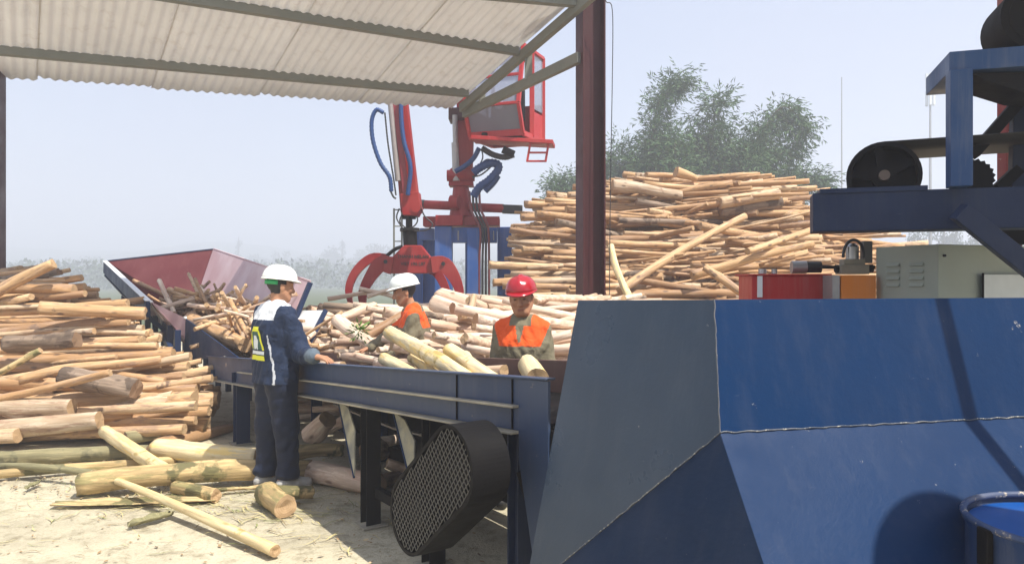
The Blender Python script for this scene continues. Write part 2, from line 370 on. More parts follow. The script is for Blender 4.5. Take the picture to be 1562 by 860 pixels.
for j in range(len(gy) - 1):
    for i in range(W_ - 1):
        g.f.append([j * W_ + i, j * W_ + i + 1, (j + 1) * W_ + i + 1, (j + 1) * W_ + i]); g.m.append(0); g.sm.append(True)
tag(g.build('ground', ground_mat()), kind='structure')

m_hill = plain('hillside_green', (.045, .07, .035), .95, 0, .5, .08)
hm = MB(); nx, ny = 60, 14
for j in range(ny):
    for i in range(nx):
        x = -560 + 1120 * i / (nx - 1); y = 260 + 26 * j
        z = (j / (ny - 1)) ** 1.1 * 36 * (0.72 + .5 * noise.noise((x * .008, 1.7, 0)) - .0009 * x) + 3 * noise.noise((x * .03, y * .03, 0)) - 4
        hm.v.append((x, y, z))
for j in range(ny - 1):
    for i in range(nx - 1):
        hm.f.append([j * nx + i, j * nx + i + 1, (j + 1) * nx + i + 1, (j + 1) * nx + i]); hm.m.append(0); hm.sm.append(True)
tag(hm.build('hills', m_hill), kind='structure')

hz = MB().box((0, 320, 24.0), (1400, 800, 54))
m_hz = bpy.data.materials.new('haze_air'); m_hz.use_nodes = True
hn = m_hz.node_tree.nodes; hl = m_hz.node_tree.links; hn.clear()
ho = hn.new('ShaderNodeOutputMaterial'); pv = hn.new('ShaderNodeVolumePrincipled')
pv.inputs['Color'].default_value = (.87, .90, 1.0, 1); pv.inputs['Density'].default_value = .0052; pv.inputs['Anisotropy'].default_value = .2
hl.new(pv.outputs[0], ho.inputs['Volume'])
HAZE = hz.build('haze', m_hz); tag(HAZE, kind='stuff')

# ------------------------------------------------------------------ open shed: roof, truss, posts
shed = empty('open_shed', (.95, 8.86, 0), 'open steel shed with a corrugated lean-to roof on dark red steel posts', 'shed')
wv = Vector((.666, -1, .284))
C0 = P(705, 156, 11.0); zc = C0.z
A0 = P(10, 108, (zc - H) * F / (CY - 108)); E = (A0 - C0); Eu = E.normalized(); Elen = E.length
nrm = Eu.cross(wv).normalized()
if nrm.z < 0: nrm = -nrm
def RP(px, py, off=0.0): return on_plane(px, py, C0, nrm) + nrm * off
def roof_sheet_mat():
    m, n, l, b = nmat('corrugated_roof_sheet'); p = pos(n)
    n1 = N(n, 'ShaderNodeTexNoise', Scale=1.6, Detail=6.0, Roughness=.6); l.new(p, n1.inputs['Vector'])
    r1 = ramp(n, [(.3, (.60, .585, .56)), (.5, (.70, .69, .665)), (.7, (.75, .74, .72))]); l.new(n1.outputs['Fac'], r1.inputs[0])
    oi = n.new('ShaderNodeObjectInfo'); tn = ramp(n, [(0, (.90, .89, .87)), (1, (1, 1, 1))]); l.new(oi.outputs['Random'], tn.inputs[0])
    n2 = N(n, 'ShaderNodeTexNoise', Scale=5.0, Detail=7.0, Roughness=.7); l.new(p, n2.inputs['Vector']); r2 = ramp(n, [(.33, (.72, .66, .58)), (.45, (1, 1, 1))]); l.new(n2.outputs['Fac'], r2.inputs[0])
    bc = mixc(n, l, 1.0, r1.outputs[0], tn.outputs[0], 'MULTIPLY'); bc = mixc(n, l, .7, bc, r2.outputs[0], 'MULTIPLY')
    l.new(bc, b.inputs['Base Color']); b.inputs['Roughness'].default_value = .55
    tr = N(n, 'ShaderNodeBsdfTranslucent'); tr.inputs[0].default_value = (.84, .83, .82, 1)
    mx = N(n, 'ShaderNodeMixShader'); mx.inputs[0].default_value = .34
    out = n['Material Output']; l.new(b.outputs[0], mx.inputs[1]); l.new(tr.outputs[0], mx.inputs[2]); l.new(mx.outputs[0], out.inputs['Surface'])
    return m
m_roof = roof_sheet_mat()
pitch = .125; total = Elen + .9; start = .02
edges = [0, 1.40, 2.79, 4.18, 5.56, total]
overs = [.015, .0, .03, -.02, .02]
for k in range(5):
    s0, s1 = edges[k] - (.016 if k else 0), edges[k + 1]
    sm_ = MB(); ns = int((s1 - s0) / pitch * 8); rows = [overs[k] * -1 + (-.25)] + [i * .27 for i in range(1, 10)]
    for t in rows:
        for i in range(ns + 1):
            s = s0 + (s1 - s0) * i / ns
            prof = math.sin(2 * math.pi * s / pitch) * .014
            jag = 0.010 * noise.noise((s * 9, k, 0)) - (.05 * max(0, 1 - abs(s - s1) / .22) if k in (1, 3) else 0) * (-1) if t == rows[0] else 0
            q = C0 + Eu * s + wv * (t * (1 - .28 * max(0, min(1, s / Elen)) if t > 0 else 1) + jag) + nrm * (prof + .05 + .004 * k + .012 * noise.noise((s * .9, t * 1.3, k)))
            sm_.v.append(tuple(q))
    for j in range(len(rows) - 1):
        for i in range(ns):
            a = j * (ns + 1) + i
            sm_.f.append([a, a + 1, a + ns + 2, a + ns + 1]); sm_.m.append(0); sm_.sm.append(True)
    o = sm_.build('roof_sheet', m_roof, shed)
    so_ = o.modifiers.new('s', 'SOLIDIFY'); so_.thickness = .002
def purlin(a, b):
    a = RP(*a); b = RP(*b); d = (b - a).normalized(); a = a - d * .0; b = b + d * .02
    a2 = a - d * 1.0
    p = MB(); x, y, z = orient(a2, b, nrm); c = (a2 + b) / 2 - nrm * .0; L = (b - a2).length
    p.box(c, (.006, .112, L), (x, y, z)); p.box(c + x * .026 + y * .053, (.06, .006, L), (x, y, z)); p.box(c + x * .026 - y * .053, (.06, .006, L), (x, y, z))
    return p.build('purlin', M['galv'], shed)
purlin((12, 77), (713, 141)); purlin((250, -8), (790, 77)); purlin((560, -26), (876, 2))
tA, tB = RP(703, 160, -.06), RP(884, 2, -.06)
tB = tB + (tB - tA) * .25
MB().beam(tA, tB, .07, .13, nrm).build('top_chord', M['galv'], shed, .004)
post_p = Vector((.775, 7.25, 0))
bA = RP(707, 164, -.10); bB = P(884, 88, 8.8)
MB().beam(bA, bB, .07, .13).build('bottom_chord', M['galv'], shed, .004)
for px in (741, 816):
    f_ = (px - 707) / (884 - 707); q = bA.lerp(bB, f_)
    top = tA.lerp(tB, (px - 703) / (884 - 703) / 1.25)
    k = bpy.data.objects; MB().beam(q + Vector((0, 0, .03)), Vector((q.x, q.y, top.z - .03)), .10, .07).build('web_strut', M['galv'], shed, .003)
def hpost(px, py_d, name_loc, wdt, yaw, parent, x0=None):
    c = Vector((name_loc[0], name_loc[1], 0)); p = MB()
    ax = Vector((math.cos(yaw), math.sin(yaw), 0))
    p.hbeam(c, c + Vector((0, 0, 6.2)), wdt * .95, wdt, .018, up=ax)
    return p.build('post', M['maroon'], parent, .003)
hpost(0, 0, (.945, 8.9), .285, R(14), shed)
lp = P(1, 430, 9.5); hpost(0, 0, (lp.x - .11, lp.y), .24, R(17), shed)
# conduit hanging beside the post
cd = MB(); cp = [P(916, -30, 8.7), P(924, 2, 8.7), P(934, 16, 8.7), P(934, 120, 8.7), P(931, 300, 8.7), P(929, 520, 8.7)]
cd.tube(bez(cp, 30), .0055, 6)
tag(cd.build('hanging_cable', M['hose_black']), 'thin black cable hanging straight down beside the red steel post', 'cable')

# ------------------------------------------------------------------ red post at the right edge, unseen roof added to shade the drive
ms = empty('post_and_shade_roof', (3.75, 5.6, 0), 'red steel post behind the belt drive at the right edge, with an unseen roof added for shade', 'shed post')
pp = P(1540, 200, 5.6)
p_ = MB(); p_.hbeam(Vector((pp.x, 5.6, 0)), Vector((pp.x, 5.6, 4.1)), .11, .12, .01, up=(1, 0, 0)); p_.build('post', painted('red_post_paint', (.30, .035, .03), (.22, .03, .03)), ms, .002)
shade_roof = MB(); 
for i in range(60):
    x = 2.35 + 3.0 * i / 59
    for y in (2.2, 5.9): shade_roof.v.append((x, y, 4.14 + .04 * (y - 2.2) + .016 * (1 if i % 4 < 2 else -1)))
for i in range(59): shade_roof.f.append([2 * i, 2 * i + 2, 2 * i + 3, 2 * i + 1]); shade_roof.m.append(0); shade_roof.sm.append(False)
shade_roof.build('roof_sheet', M['galv'], ms).modifiers.new('s', 'SOLIDIFY').thickness = .003  # sheet out of view, added only to shade the drive frame

# ------------------------------------------------------------------ chipper housing (blue flared steel box at the right)
hop = empty('chipper_housing', (1.4, 3.2, 0), 'big flared blue steel chipper housing with weld seams filling the lower right', 'machine')
P0 = P(1089, 457, 2.45); Lt = P(882, 458, 3.02); Lb = P(808, 860, 2.94)
nl = (Lt - P0).cross(Lb - P0).normalized()
Sx = on_plane(1098, 660, P0, nl); Tq = on_plane(855, 860, P0, nl)
rd = Vector((.972, .235, 0)).normalized()
Q = P(1165, 860, Sx.y - .25)
Rt = P0 + rd * 2.1 + Vector((0, 0, .0)); Rs = Sx + rd * 2.1
def down(a, b, z):                                   # continue a->b to height z
    return a + (b - a) * ((z - a.z) / (b.z - a.z))
_e1 = (Lb - Lt); _e2 = (Tq - Sx); _w = Sx - Lt                      # where the slanted seam meets the left edge
_a, _b, _c, _d, _f = _e1.dot(_e1), _e1.dot(_e2), _e2.dot(_e2), _e1.dot(_w), _e2.dot(_w)
Xp = Lt + _e1 * ((_c * _d - _b * _f) / (_a * _c - _b * _b)); XG = Vector((Xp.x, Xp.y, .02)); TqG = Xp; QG = down(Sx, Q, .55); QR = Q + rd * 2.1; QRG = QG + rd * 2.1
inl = nl if nl.y > 0 else -nl
MB().prism([P0, Lt, Xp, Sx], inl * .012).build('side_panel', M['blue_grey'], hop)
nr = rd.cross(Vector((0, 0, 1))).normalized(); nr = nr if nr.y > 0 else -nr
MB().prism([P0 + rd * .002, Sx + rd * .002, Rs, Rt], nr * .012).build('front_panel', M['blue'], hop)
hop_low = [QG, QG + Vector((0, 0, -.53)), QRG + Vector((0, 0, -.53)), QRG]
n2 = rd.cross(QG - Sx).normalized(); n2 = n2 if n2.y > 0 else -n2
MB().prism([Sx + rd * .002 - Vector((0, 0, .002)), QG, QRG, Rs - Vector((0, 0, .002))], n2 * .012).build('flared_panel', M['blue'], hop)
MB().prism([p - Vector((0, 0, .003)) for p in hop_low], nr * .012).build('base_panel', M['blue'], hop)
n3 = (Tq - Sx).cross(Q - Sx).normalized(); n3 = n3 if n3.y > 0 else -n3
m_cor = painted('shaded_corner_blue', (.008, .023, .060), (.006, .017, .045), amount=.70, dust=.03, rough=.55, spec=.12, streak=.02, scuff=.06)  # housing blue darkened so this facet reads as shaded
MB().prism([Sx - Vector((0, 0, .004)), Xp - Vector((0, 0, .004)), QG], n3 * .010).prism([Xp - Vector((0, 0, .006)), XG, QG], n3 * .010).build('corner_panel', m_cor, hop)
bk = MB(); bv = Vector((.35, .9, 0)); bk.prism([Lt, Lt + bv, Rt + bv, Rt, Rt - Vector((0, 0, .03)), Rt + bv - Vector((0, 0, .03)), Lt + bv - Vector((0, 0, .03)), Lt - Vector((0, 0, .03))][:4], Vector((0, 0, -.02)))
bk.prism([Lt + bv, Rt + bv, Vector((Rt.x + bv.x, Rt.y + bv.y, 0)), Vector((Lt.x + bv.x, Lt.y + bv.y, 0))], Vector((0, .012, 0)))
for v in bk.v[:8]: pass
bk.v = [(x, y, z - .04) for x, y, z in bk.v]
bk.build('rear_panel', M['blue_dark'], hop)
def weld(a, b, r, mat, seed, gap=0.0):
    pts = []; n_ = int((b - a).length / .012)
    off = -n2 * .002
    for i in range(n_ + 1):
        q = a.lerp(b, i / n_) + Vector((noise.noise((i * .31, seed, 0)), noise.noise((i * .31, seed, 5)), noise.noise((i * .31, seed, 9)))) * .004
        pts.append(q + off)
    rs = [r * (.75 + .6 * abs(noise.noise((i * .4, seed, 2)))) for i in range(len(pts))]
    w_ = MB().tube(pts, r, 6, rs=rs); return w_.build('weld_bead', mat, hop)
weld(P0, Sx, .0030, M['weld_dark'], 1); weld(Sx, TqG, .0030, M['weld'], 2); weld(Sx, Sx + rd * 1.25, .0028, M['weld'], 3)
# ------------------------------------------------------------------ drum in the corner, tank and pole added outside the frame to throw shadows
def drum(c, r, h, label, lidmat):
    e = empty('oil_drum', c, label, 'drum'); c = Vector(c); n = 40; prof = []
    for z, dr in ((0, -.004), (.012, .006), (.03, 0), (.30, 0), (.315, .010), (.33, 0), (.58, 0), (.595, .010), (.61, 0), (.87, 0), (.885, .008), (.9, .006)):
        prof.append((z / .9 * h, r + dr))
    b = MB()
    for z, rr in prof: b.v += [tuple(c + Vector((rr * math.cos(2 * math.pi * i / n), rr * math.sin(2 * math.pi * i / n), z))) for i in range(n)]
    for j in range(len(prof) - 1):
        for i in range(n): b.f.append([j * n + i, j * n + (i + 1) % n, (j + 1) * n + (i + 1) % n, (j + 1) * n + i]); b.m.append(0); b.sm.append(True)
    b.build('body', painted('drum_blue_paint', (.007, .035, .12), (.008, .03, .09), amount=.66, dust=.2), e)
    ring = [c + Vector((math.cos(2 * math.pi * i / n) * (r + .004), math.sin(2 * math.pi * i / n) * (r + .004), h)) for i in range(n + 1)]
    MB().tube(ring, .010, 8).build('rim', painted('drum_rim_paint', (.012, .045, .14), (.04, .06, .12), amount=.56, dust=.5, wear=(.5, .42, .3)), e)
    MB().cyl(c + Vector((0, 0, h - .03)), c + Vector((0, 0, h - .022)), r - .006, n=n).build('lid', lidmat, e)
    k = c + Vector((-r - .012, -.03, h - .075)); MB().beam(k + Vector((0, 0, .075)), k - Vector((0, 0, .03)), .02, .045).build('clamp', M['black_steel'], e, .004)
    return e
drum((1.60, 2.06, 0), .29, .925, 'open blue steel drum with a chipped rim in the bottom right corner', plain('drum_lid_blue', (.008, .075, .30), .3))
tk0 = on_plane(1398, 815, Sx, n2) + SUN * 2.35; tk = Vector((tk0.x, tk0.y, 0)) + Vector((.10, -.10, 0))
tank = empty('shadow_tank', tk, 'tall upright tank added out of view to throw a shadow on the blue housing', 'tank')
tb = MB().cyl(tk, tk + Vector((0, 0, tk0.z)), .25, n=32); tb.build('shell', M['blue_dark'], tank)
pl = MB(); a_ = on_plane(1436, 458, P0, nr) + SUN * 1.6; d_ = on_plane(1562, 740, Sx, n2) + SUN * 1.6 - a_
pl.cyl(a_ - d_ * 1.7, a_ + d_ * 3.7, .028, n=10)
tag(pl.build('shadow_pole', M['maroon']), 'steel pole added out of view to throw a slanted shadow across the blue housing', 'pole')
# ------------------------------------------------------------------ log conveyor
eU = Vector((.575, -.818, 0)); eV = Vector((.818, .575, 0)); eZ = Vector((0, 0, 1))
conv = empty('log_conveyor', CV(2.2, .45, 0), 'long dark blue steel log conveyor with a chain guard, rising to the housing', 'conveyor')
U0, U1 = -1.05, 4.92
def strip(v0, v1, z0, z1, ua=U0, ub=U1, nseg=1, mat='blue_worn', name='side_beam', bev=.003, par=None):
    b = MB(); vs = []
    for u in (ua, ub):
        zt = ztop(u)
        vs += [CV(u, v0, zt + z0), CV(u, v1, zt + z0), CV(u, v1, zt + z1), CV(u, v0, zt + z1)]
    b.add(vs, [(0, 1, 2, 3), (7, 6, 5, 4), (0, 4, 5, 1), (1, 5, 6, 2), (2, 6, 7, 3), (3, 7, 4, 0)])
    return b.build(name, M[mat], par or conv, bev)
near = strip(0, .014, -.24, 0)
for a, b_, nm in ((-.045, -.0005, (-.133, -.121)), (-.055, .05, (-.252, -.2405))):
    strip(a, b_, nm[0], nm[1], mat='dirty_ledge', name='ledge', par=near, ua=.3 if nm[0] > -.2 else U0)
strip(-.022, .03, .0005, .010, mat='blue_worn', name='top_rail', ub=U1 + .22)
# stiffener seams
for u in (4.36, 4.86):
    b = MB(); b.beam(CV(u, -.004, ztop(u) - .235), CV(u, -.004, ztop(u) - .005), .008, .006, eU); b.build('seam', M['black_steel'], near)
for u in (-.75, .1):
    b = MB(); b.box(CV(u, -.02, ztop(u) - .186), (.012, .04, .10), (eU, eV, eZ)); b.build('stiffener', M['blue_dark'], near)
strip(.90, .916, -.24, 0.01, mat='rust_brown', name='far_side_beam', ua=-1.0, ub=5.12)
strip(.02, .90, -.20, -.19, mat='black_steel', name='belt', ub=5.12)
b = MB(); zt = ztop(U1)
b.prism([CV(U1, -.012, zt - .0), CV(U1 + .22, -.012, zt + .012), CV(U1 + .22, -.012, .26), CV(U1 + .14, -.012, .26), CV(U1, -.012, .80)], eV * .014)
b.build('end_plate', M['blue_worn'], conv, .002)
b = MB(); b.prism([CV(U1 + .225, .0, zt - .2), CV(U1 + .225, .9, zt - .2), CV(U1 + .225, .9, .2), CV(U1 + .225, -.01, .2)], eU * .012)
b.build('head_plate', M['black_steel'], conv)
def leg(u, v, wdt=.09, mat='blue_dark', foot=True):
    l = MB(); zt = ztop(u) - .255; l.hbeam(CV(u, v, 0.012), CV(u, v, zt), wdt, wdt, .009, up=eU)
    o = l.build('leg', M[mat], conv)
    if foot: MB().box(CV(u, v, .006), (wdt + .07, wdt + .07, .012), (eU, eV, eZ)).build('foot_plate', M['dirty_ledge'], o)
for u in (.12, 3.13, 3.98): leg(u, .07 if u > 1 else .05, .10 if u > 1 else .13, 'black_steel' if u > 1 else 'blue_dark')
for u in (.0, 1.6, 3.0, 4.2): leg(u, .86, .09)
leg(4.75, .12, .09)
def gusset(pts):
    q = [PVc(*p) for p in pts]; g_ = MB(); g_.prism(q, eV * .008); o = g_.build('gusset', M['gusset'], conv)
    e_ = MB(); e_.beam(q[0], q[3], .010, .012, eV); e_.build('edge', M['blue'], o)
def PVc(px, py, v):
    u = CU(px, v); q = CV(u, v, 0); return Vector((q.x, q.y, H - (py - CY) / F * q.y))
gusset([(516, 611, .12), (531, 622, .10), (541, 655, .05), (540, 728, -.02)]); gusset([(600, 628, .12), (617, 640, .10), (632, 672, .05), (629, 745, -.02)])
b = MB(); b.beam(CV(.2, .86, .16), CV(4.3, .86, .16), .06, .06); b.build('tie_beam', M['black_steel'], conv)
b = MB(); b.beam(CV(3.15, .10, .22), CV(4.0, .10, .22), .05, .06); b.build('tie_beam', M['black_steel'], conv)
b = MB(); b.beam(CV(4.86, .05, .72), CV(5.22, .05, .08), .03, .05); b.build('brace', M['black_steel'], conv)
b = MB(); b.tube([CV(1.4, .5, .52), CV(2.6, .5, .50), CV(4.4, .5, .60)], .012, 6); b.build('return_cable', M['steel'], conv)
strip(.93, .94, -.95, -.2, mat='black_steel', name='dark_sheet', ua=.7, ub=5.2)  # black sheet added to keep the space under the belt dark
b = MB(); b.cyl(CV(3.3, .35, .45), CV(3.3, .95, .45), .085, n=20); b.build('roller', M['black_steel'], conv)
# chain guard: stadium box with expanded-metal face
gv = -.36; gc0 = (4.50, .49); gc1 = (4.90, .80); gr_ = .185
def stadium(v, r, n=30):
    ax = Vector((gc1[0] - gc0[0], gc1[1] - gc0[1])); a0 = math.atan2(ax.y, ax.x); out = []
    for i in range(n + 1):
        t = a0 + math.pi / 2 + math.pi * i / n; out.append(CV(gc0[0] + r * math.cos(t), v, gc0[1] + r * math.sin(t)))
    for i in range(n + 1):
        t = a0 - math.pi / 2 + math.pi * i / n; out.append(CV(gc1[0] + r * math.cos(t), v, gc1[1] + r * math.sin(t)))
    return out
gd = MB(); o_ = stadium(gv, gr_); i_ = stadium(gv + .19, gr_); n_ = len(o_); lip = stadium(gv, gr_ - .018); bk_ = stadium(gv + .012, gr_ - .018)
gd.add(o_ + i_ + lip + bk_, [(i, (i + 1) % n_, n_ + (i + 1) % n_, n_ + i) for i in range(n_)] + [(i, 2 * n_ + i, 2 * n_ + (i + 1) % n_, (i + 1) % n_) for i in range(n_)] + [(2 * n_ + i, 3 * n_ + i, 3 * n_ + (i + 1) % n_, 2 * n_ + (i + 1) % n_) for i in range(n_)])
gd.add(i_, [tuple(range(n_))])
guard = gd.build('chain_guard', M['black_steel'], conv, fix=False)
gm = MB()
def inside(u, z, r):
    a = Vector(gc0); b2 = Vector(gc1); q = Vector((u, z)); t = max(0, min(1, (q - a).dot(b2 - a) / (b2 - a).length_squared))
    return (q - a.lerp(b2, t)).length < r
dx, dz = .034, .020                                   # long way of the diamonds along u
for sgn in (1, -1):
    for k in range(-90, 90):
        segs = []
        for j in range(-60, 60):
            u = gc0[0] + (k + j * .5) * dx if sgn > 0 else gc0[0] + (k - j * .5) * dx
            z = gc0[1] + j * dz
            segs.append((u, z))
        for (ua, za), (ub, zb) in zip(segs, segs[1:]):
            if inside(ua, za, gr_ - .012) and inside(ub, zb, gr_ - .012):
                gm.beam(CV(ua, gv + .004 + (.001 if sgn > 0 else -.001), za), CV(ub, gv + .004 + (.001 if sgn > 0 else -.001), zb), .0035, .003, eV)
gm.build('mesh_panel', plain('expanded_metal', (.11, .105, .095), .5, .3), guard)
MB().cyl(CV(gc1[0], gv + .03, gc1[1]), CV(gc1[0], gv + .18, gc1[1]), .11, n=24).build('sprocket', M['black_steel'], guard)
MB().cyl(CV(gc0[0], gv + .05, gc0[1]), CV(gc0[0], gv + .18, gc0[1]), .07, n=24).build('sprocket', M['black_steel'], guard)

# ------------------------------------------------------------------ loading trough
tr = empty('loading_trough', CV(-4.2, .45, 0), 'flared steel loading trough, blue outside and dark red inside, heaped with small logs', 'trough')
def PV(px, py, v):                                    # point in column px at conveyor offset v
    u = CU(px, v); q = CV(u, v, 0); return Vector((q.x, q.y, H - (py - CY) / F * q.y))
A_ = PV(163, 399, -.32); D_ = PV(230, 460, -.32); B_ = PV(325, 381, 1.22); C_ = PV(472, 431, 1.22)
fl = lambda u, v, z: CV(u, v, z)
uA, uD = CU(163, -.32), CU(230, -.32); uB, uC = CU(325, 1.22), CU(472, 1.22)
def zf(u): return .60 - .078 * u if u < 0 else .60     # floor of the trough rises away from the conveyor
A2, D2, B2, C2 = fl(uA + .25, .12, zf(uA) ), fl(uD, .08, zf(uD)), fl(uB + .3, .80, zf(uB)), fl(uC, .84, zf(uC))
th = eZ * -.012
def plate(pts, d, mat, name, bev=0): return MB().prism(pts, d).build(name, M[mat], tr, bev)
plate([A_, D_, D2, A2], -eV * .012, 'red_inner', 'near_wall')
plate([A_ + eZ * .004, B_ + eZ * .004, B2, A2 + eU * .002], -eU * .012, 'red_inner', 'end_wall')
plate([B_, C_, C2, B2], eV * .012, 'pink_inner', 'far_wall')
plate([A2 - eZ * .004, D2 - eZ * .004, C2 - eZ * .004, B2 - eZ * .004], th, 'rust_brown', 'floor')
# blue rims
def rim(a, b, w_=.06, h_=.07, mat='blue_grey', off=Vector((0, 0, 0)), up=eZ):
    MB().beam(a + off, b + off, w_, h_, up).build('rim', M[mat], tr, .004)
rim(A_, D_, .075, .012, 'white', eZ * .012 - eV * .03); rim(A_, D_, .05, .20, 'blue', -eV * .03 - eZ * .10)
rim(A_, B_, .02, .025, 'blue_dark', eZ * .01 - eU * .01)
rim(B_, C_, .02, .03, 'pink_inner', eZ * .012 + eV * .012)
rim(C_, C2, .07, .05, 'blue_dark', eU * .03)
for k in range(9):                                    # ribs on the outside of the near wall
    f_ = (k + .5) / 9; a = A_.lerp(D_, f_); b2 = A2.lerp(D2, f_)
    MB().beam(a - eV * .05 - eZ * .2, b2 - eV * .04, .05, .06, eU).build('rib', M['blue'], tr)
# end lip plate and the guide plate that drops to the conveyor
e1 = PV(247, 491, -.12); e2 = PV(283, 485, .0)
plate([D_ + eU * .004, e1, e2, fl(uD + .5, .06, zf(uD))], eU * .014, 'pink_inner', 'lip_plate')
rim(D_, e1, .03, .03, 'white', eU * .012 + eZ * .006); rim(e1, e2, .03, .03, 'white', eU * .012 + eZ * .006)
g1 = PV(283, 486, .0); g2 = PV(362, 546, .0); uG1, uG2 = CU(283, 0), CU(362, 0)
mid = PV(330, 520, 0)
plate([g1, mid, g2 + eU * .1, g2 + eU * .1 - eZ * .02, CV(uG2 - .5, 0, ztop(uG2 - .5) + .02), CV(uG1 + .3, 0, ztop(uG1) - .05), CV(uG1 - .1, 0, zf(uG1) - .1)], eV * .012, 'blue', 'guide_plate')
# flared guide on the far side of the conveyor
f1 = PV(430, 474, 1.16); f2 = PV(497, 473, 1.16); f3 = PV(472, 522, .92); f4 = PV(415, 500, .92)
plate([f1, f2, f3, f4], eV * .012, 'white', 'far_guide_plate')
MB().beam(f2, f3, .05, .03, eU).build('guide_edge', M['blue_dark'], tr)
for u in (uA + .5, uA + 1.3, uA + 2.1, uA + 2.9, uA + 3.5, uD - .25, uD + .15, uD + .6):
    for v in (-.12, .86):
        zt = zf(u) - .02 if v > 0 else zf(u) + .25
        MB().beam(CV(u, v, 0), CV(u, v, zt), .07, .07, eU).build('leg', M['blue_dark'], tr)
MB().beam(CV(uA + .4, -.13, .55), CV(uD + .6, -.13, .42), .05, .07).build('tie_beam', M['blue_dark'], tr)
MB().beam(CV(uD - .1, -.16, .95), CV(uD + 1.1, -.08, .28), .06, .08).build('brace', M['blue_dark'], tr)

# ------------------------------------------------------------------ belt drive tower (upper right)
dr = empty('belt_drive_frame', (2.9, 4.6, 0), 'dark blue steel drive frame with a black belt pulley, towering over the housing', 'machine frame')
bx = Vector((.955, -.297, 0)); by = Vector((.297, .955, 0)); E0 = P(1240, 320, 4.8)
b = MB(); L_ = 2.6; zc_ = (2.17 + 1.93) / 2
b.box(E0.xy.to_3d() + bx * L_ / 2 + by * .11 + eZ * zc_, (L_, .006 + .22, .25), (bx, by, eZ)); b.build('main_beam', M['blue_dark'], dr, .006)
b = MB(); b.box(E0.xy.to_3d() + bx * (L_ / 2 + .55) + by * .55 + eZ * (zc_ - .1), (1.4, .2, .2), (bx, by, eZ)); b.build('cross_beam', M['black_steel'], dr)
b = MB(); b.box(P(1330, 297, 4.72).xy.to_3d() + by * .14 + eZ * 2.185, (.62, .36, .03), (bx, by, eZ)); b.build('bearing_plate', M['blue_dark'], dr)
m_up = painted('upright_blue', (.022, .07, .19), (.018, .055, .15), amount=.74, dust=.15)
q = P(1463, 200, 4.45)
b = MB(); b.box(q.xy.to_3d() + eZ * (2.17 + 2.865) / 2, (.118, .118, .695), (bx, by, eZ)); b.build('upright', m_up, dr, .004)
tq = P(1445, 100, 4.5)
b = MB(); b.box(tq.xy.to_3d() + bx * .8 + by * .25 + eZ * 2.925, (1.6, .6, .12), (bx, by, eZ)); b.build('top_plate', m_up, dr, .005)
b = MB(); b.prism([P(1483, 112, 4.42), P(1500, 122, 4.42), P(1562, 141, 4.42), P(1700, 150, 4.42), P(1700, 108, 4.42)], by * .35); b.build('chute', M['black_steel'], dr)
b = MB(); c_ = P(1575, 33, 4.55); b.cyl(c_ - by * .15, c_ + by * .25, .215, n=32); b.cyl(c_ - by * .155, c_ - by * .13, .17, n=32); b.build('roller', M['black_steel'], dr)
pc = P(1349, 268, 4.86); axd = Vector((.42, .907, 0)).normalized(); px_ = Vector((axd.y, -axd.x, 0))
# spoked pulley
def ringband(c, ax, r_out, r_in, depth, n=40):
    x = Vector((ax.y, -ax.x, 0)); b = MB(); vs = []
    for (r, d) in ((r_out, 0), (r_out, depth), (r_in, depth), (r_in, 0)):
        vs += [c + ax * d + (x * math.cos(2 * math.pi * i / n) + eZ * math.sin(2 * math.pi * i / n)) * r for i in range(n)]
    return b.add(vs, [(k * n + i, k * n + (i + 1) % n, ((k + 1) % 4) * n + (i + 1) % n, ((k + 1) % 4) * n + i) for k in range(4) for i in range(n)], 0, False)
pul = ringband(pc, axd, .222, .196, .85).build('pulley', M['black_steel'], dr)
MB().cyl(pc + axd * .02, pc + axd * .12, .078, n=24).build('hub', M['black_steel'], pul)
MB().cyl(pc + axd * .14, pc + axd * .15, .197, n=32).build('web_disc', M['black_steel'], pul)
MB().cyl(pc - axd * .03, pc + axd * .3, .034, n=16).build('shaft', plain('oily_shaft', (.10, .075, .06), .4, .5), pul)
for k in range(5):
    a = 2 * math.pi * k / 5 + .5; dv = px_ * math.cos(a) + eZ * math.sin(a)
    MB().beam(pc + dv * .07 + axd * .06, pc + dv * .198 + axd * .06, .05, .03, axd).build('spoke', M['black_steel'], pul)
ringband(pc + axd * .90, axd, .15, .02, .06).build('flange', M['rust_brown'], dr)
pc2 = pc + px_ * 1.9 + eZ * .06
bt = []; 
for i in range(19):
    a = math.pi * 1.5 - math.pi * i / 18; bt.append(pc + (px_ * math.cos(a) + eZ * math.sin(a)) * .230)
for i in range(19):
    a = math.pi * .5 - math.pi * i / 18; bt.append(pc2 + (px_ * math.cos(a) + eZ * math.sin(a)) * .17)
bt.append(bt[0]); bb = MB(); n_ = len(bt)
for q in bt: bb.v += [tuple(q + axd * .03), tuple(q + axd * .84)]
for i in range(n_ - 1): bb.f.append([2 * i, 2 * i + 1, 2 * i + 3, 2 * i + 2]); bb.m.append(0); bb.sm.append(True)
bb.build('drive_belt', M['belt'], dr).modifiers.new('s', 'SOLIDIFY').thickness = .008
ringband(pc2 + axd * .03, axd, .165, .03, .3).build('pulley', M['black_steel'], dr)
gq = P(1482, 273, 4.95); gb = MB(); n_ = 44; x = px_
vs = []
for d in (0, .06):
    for i in range(n_):
        r = .125 + (.014 if i % 2 else 0); vs.append(gq + axd * d + (x * math.cos(2 * math.pi * i / n_) + eZ * math.sin(2 * math.pi * i / n_)) * r)
gb.add(vs, [tuple(range(n_))[::-1], tuple(range(n_, 2 * n_))] + [(i, (i + 1) % n_, n_ + (i + 1) % n_, n_ + i) for i in range(n_)])
gb.build('gear', M['black_steel'], dr)
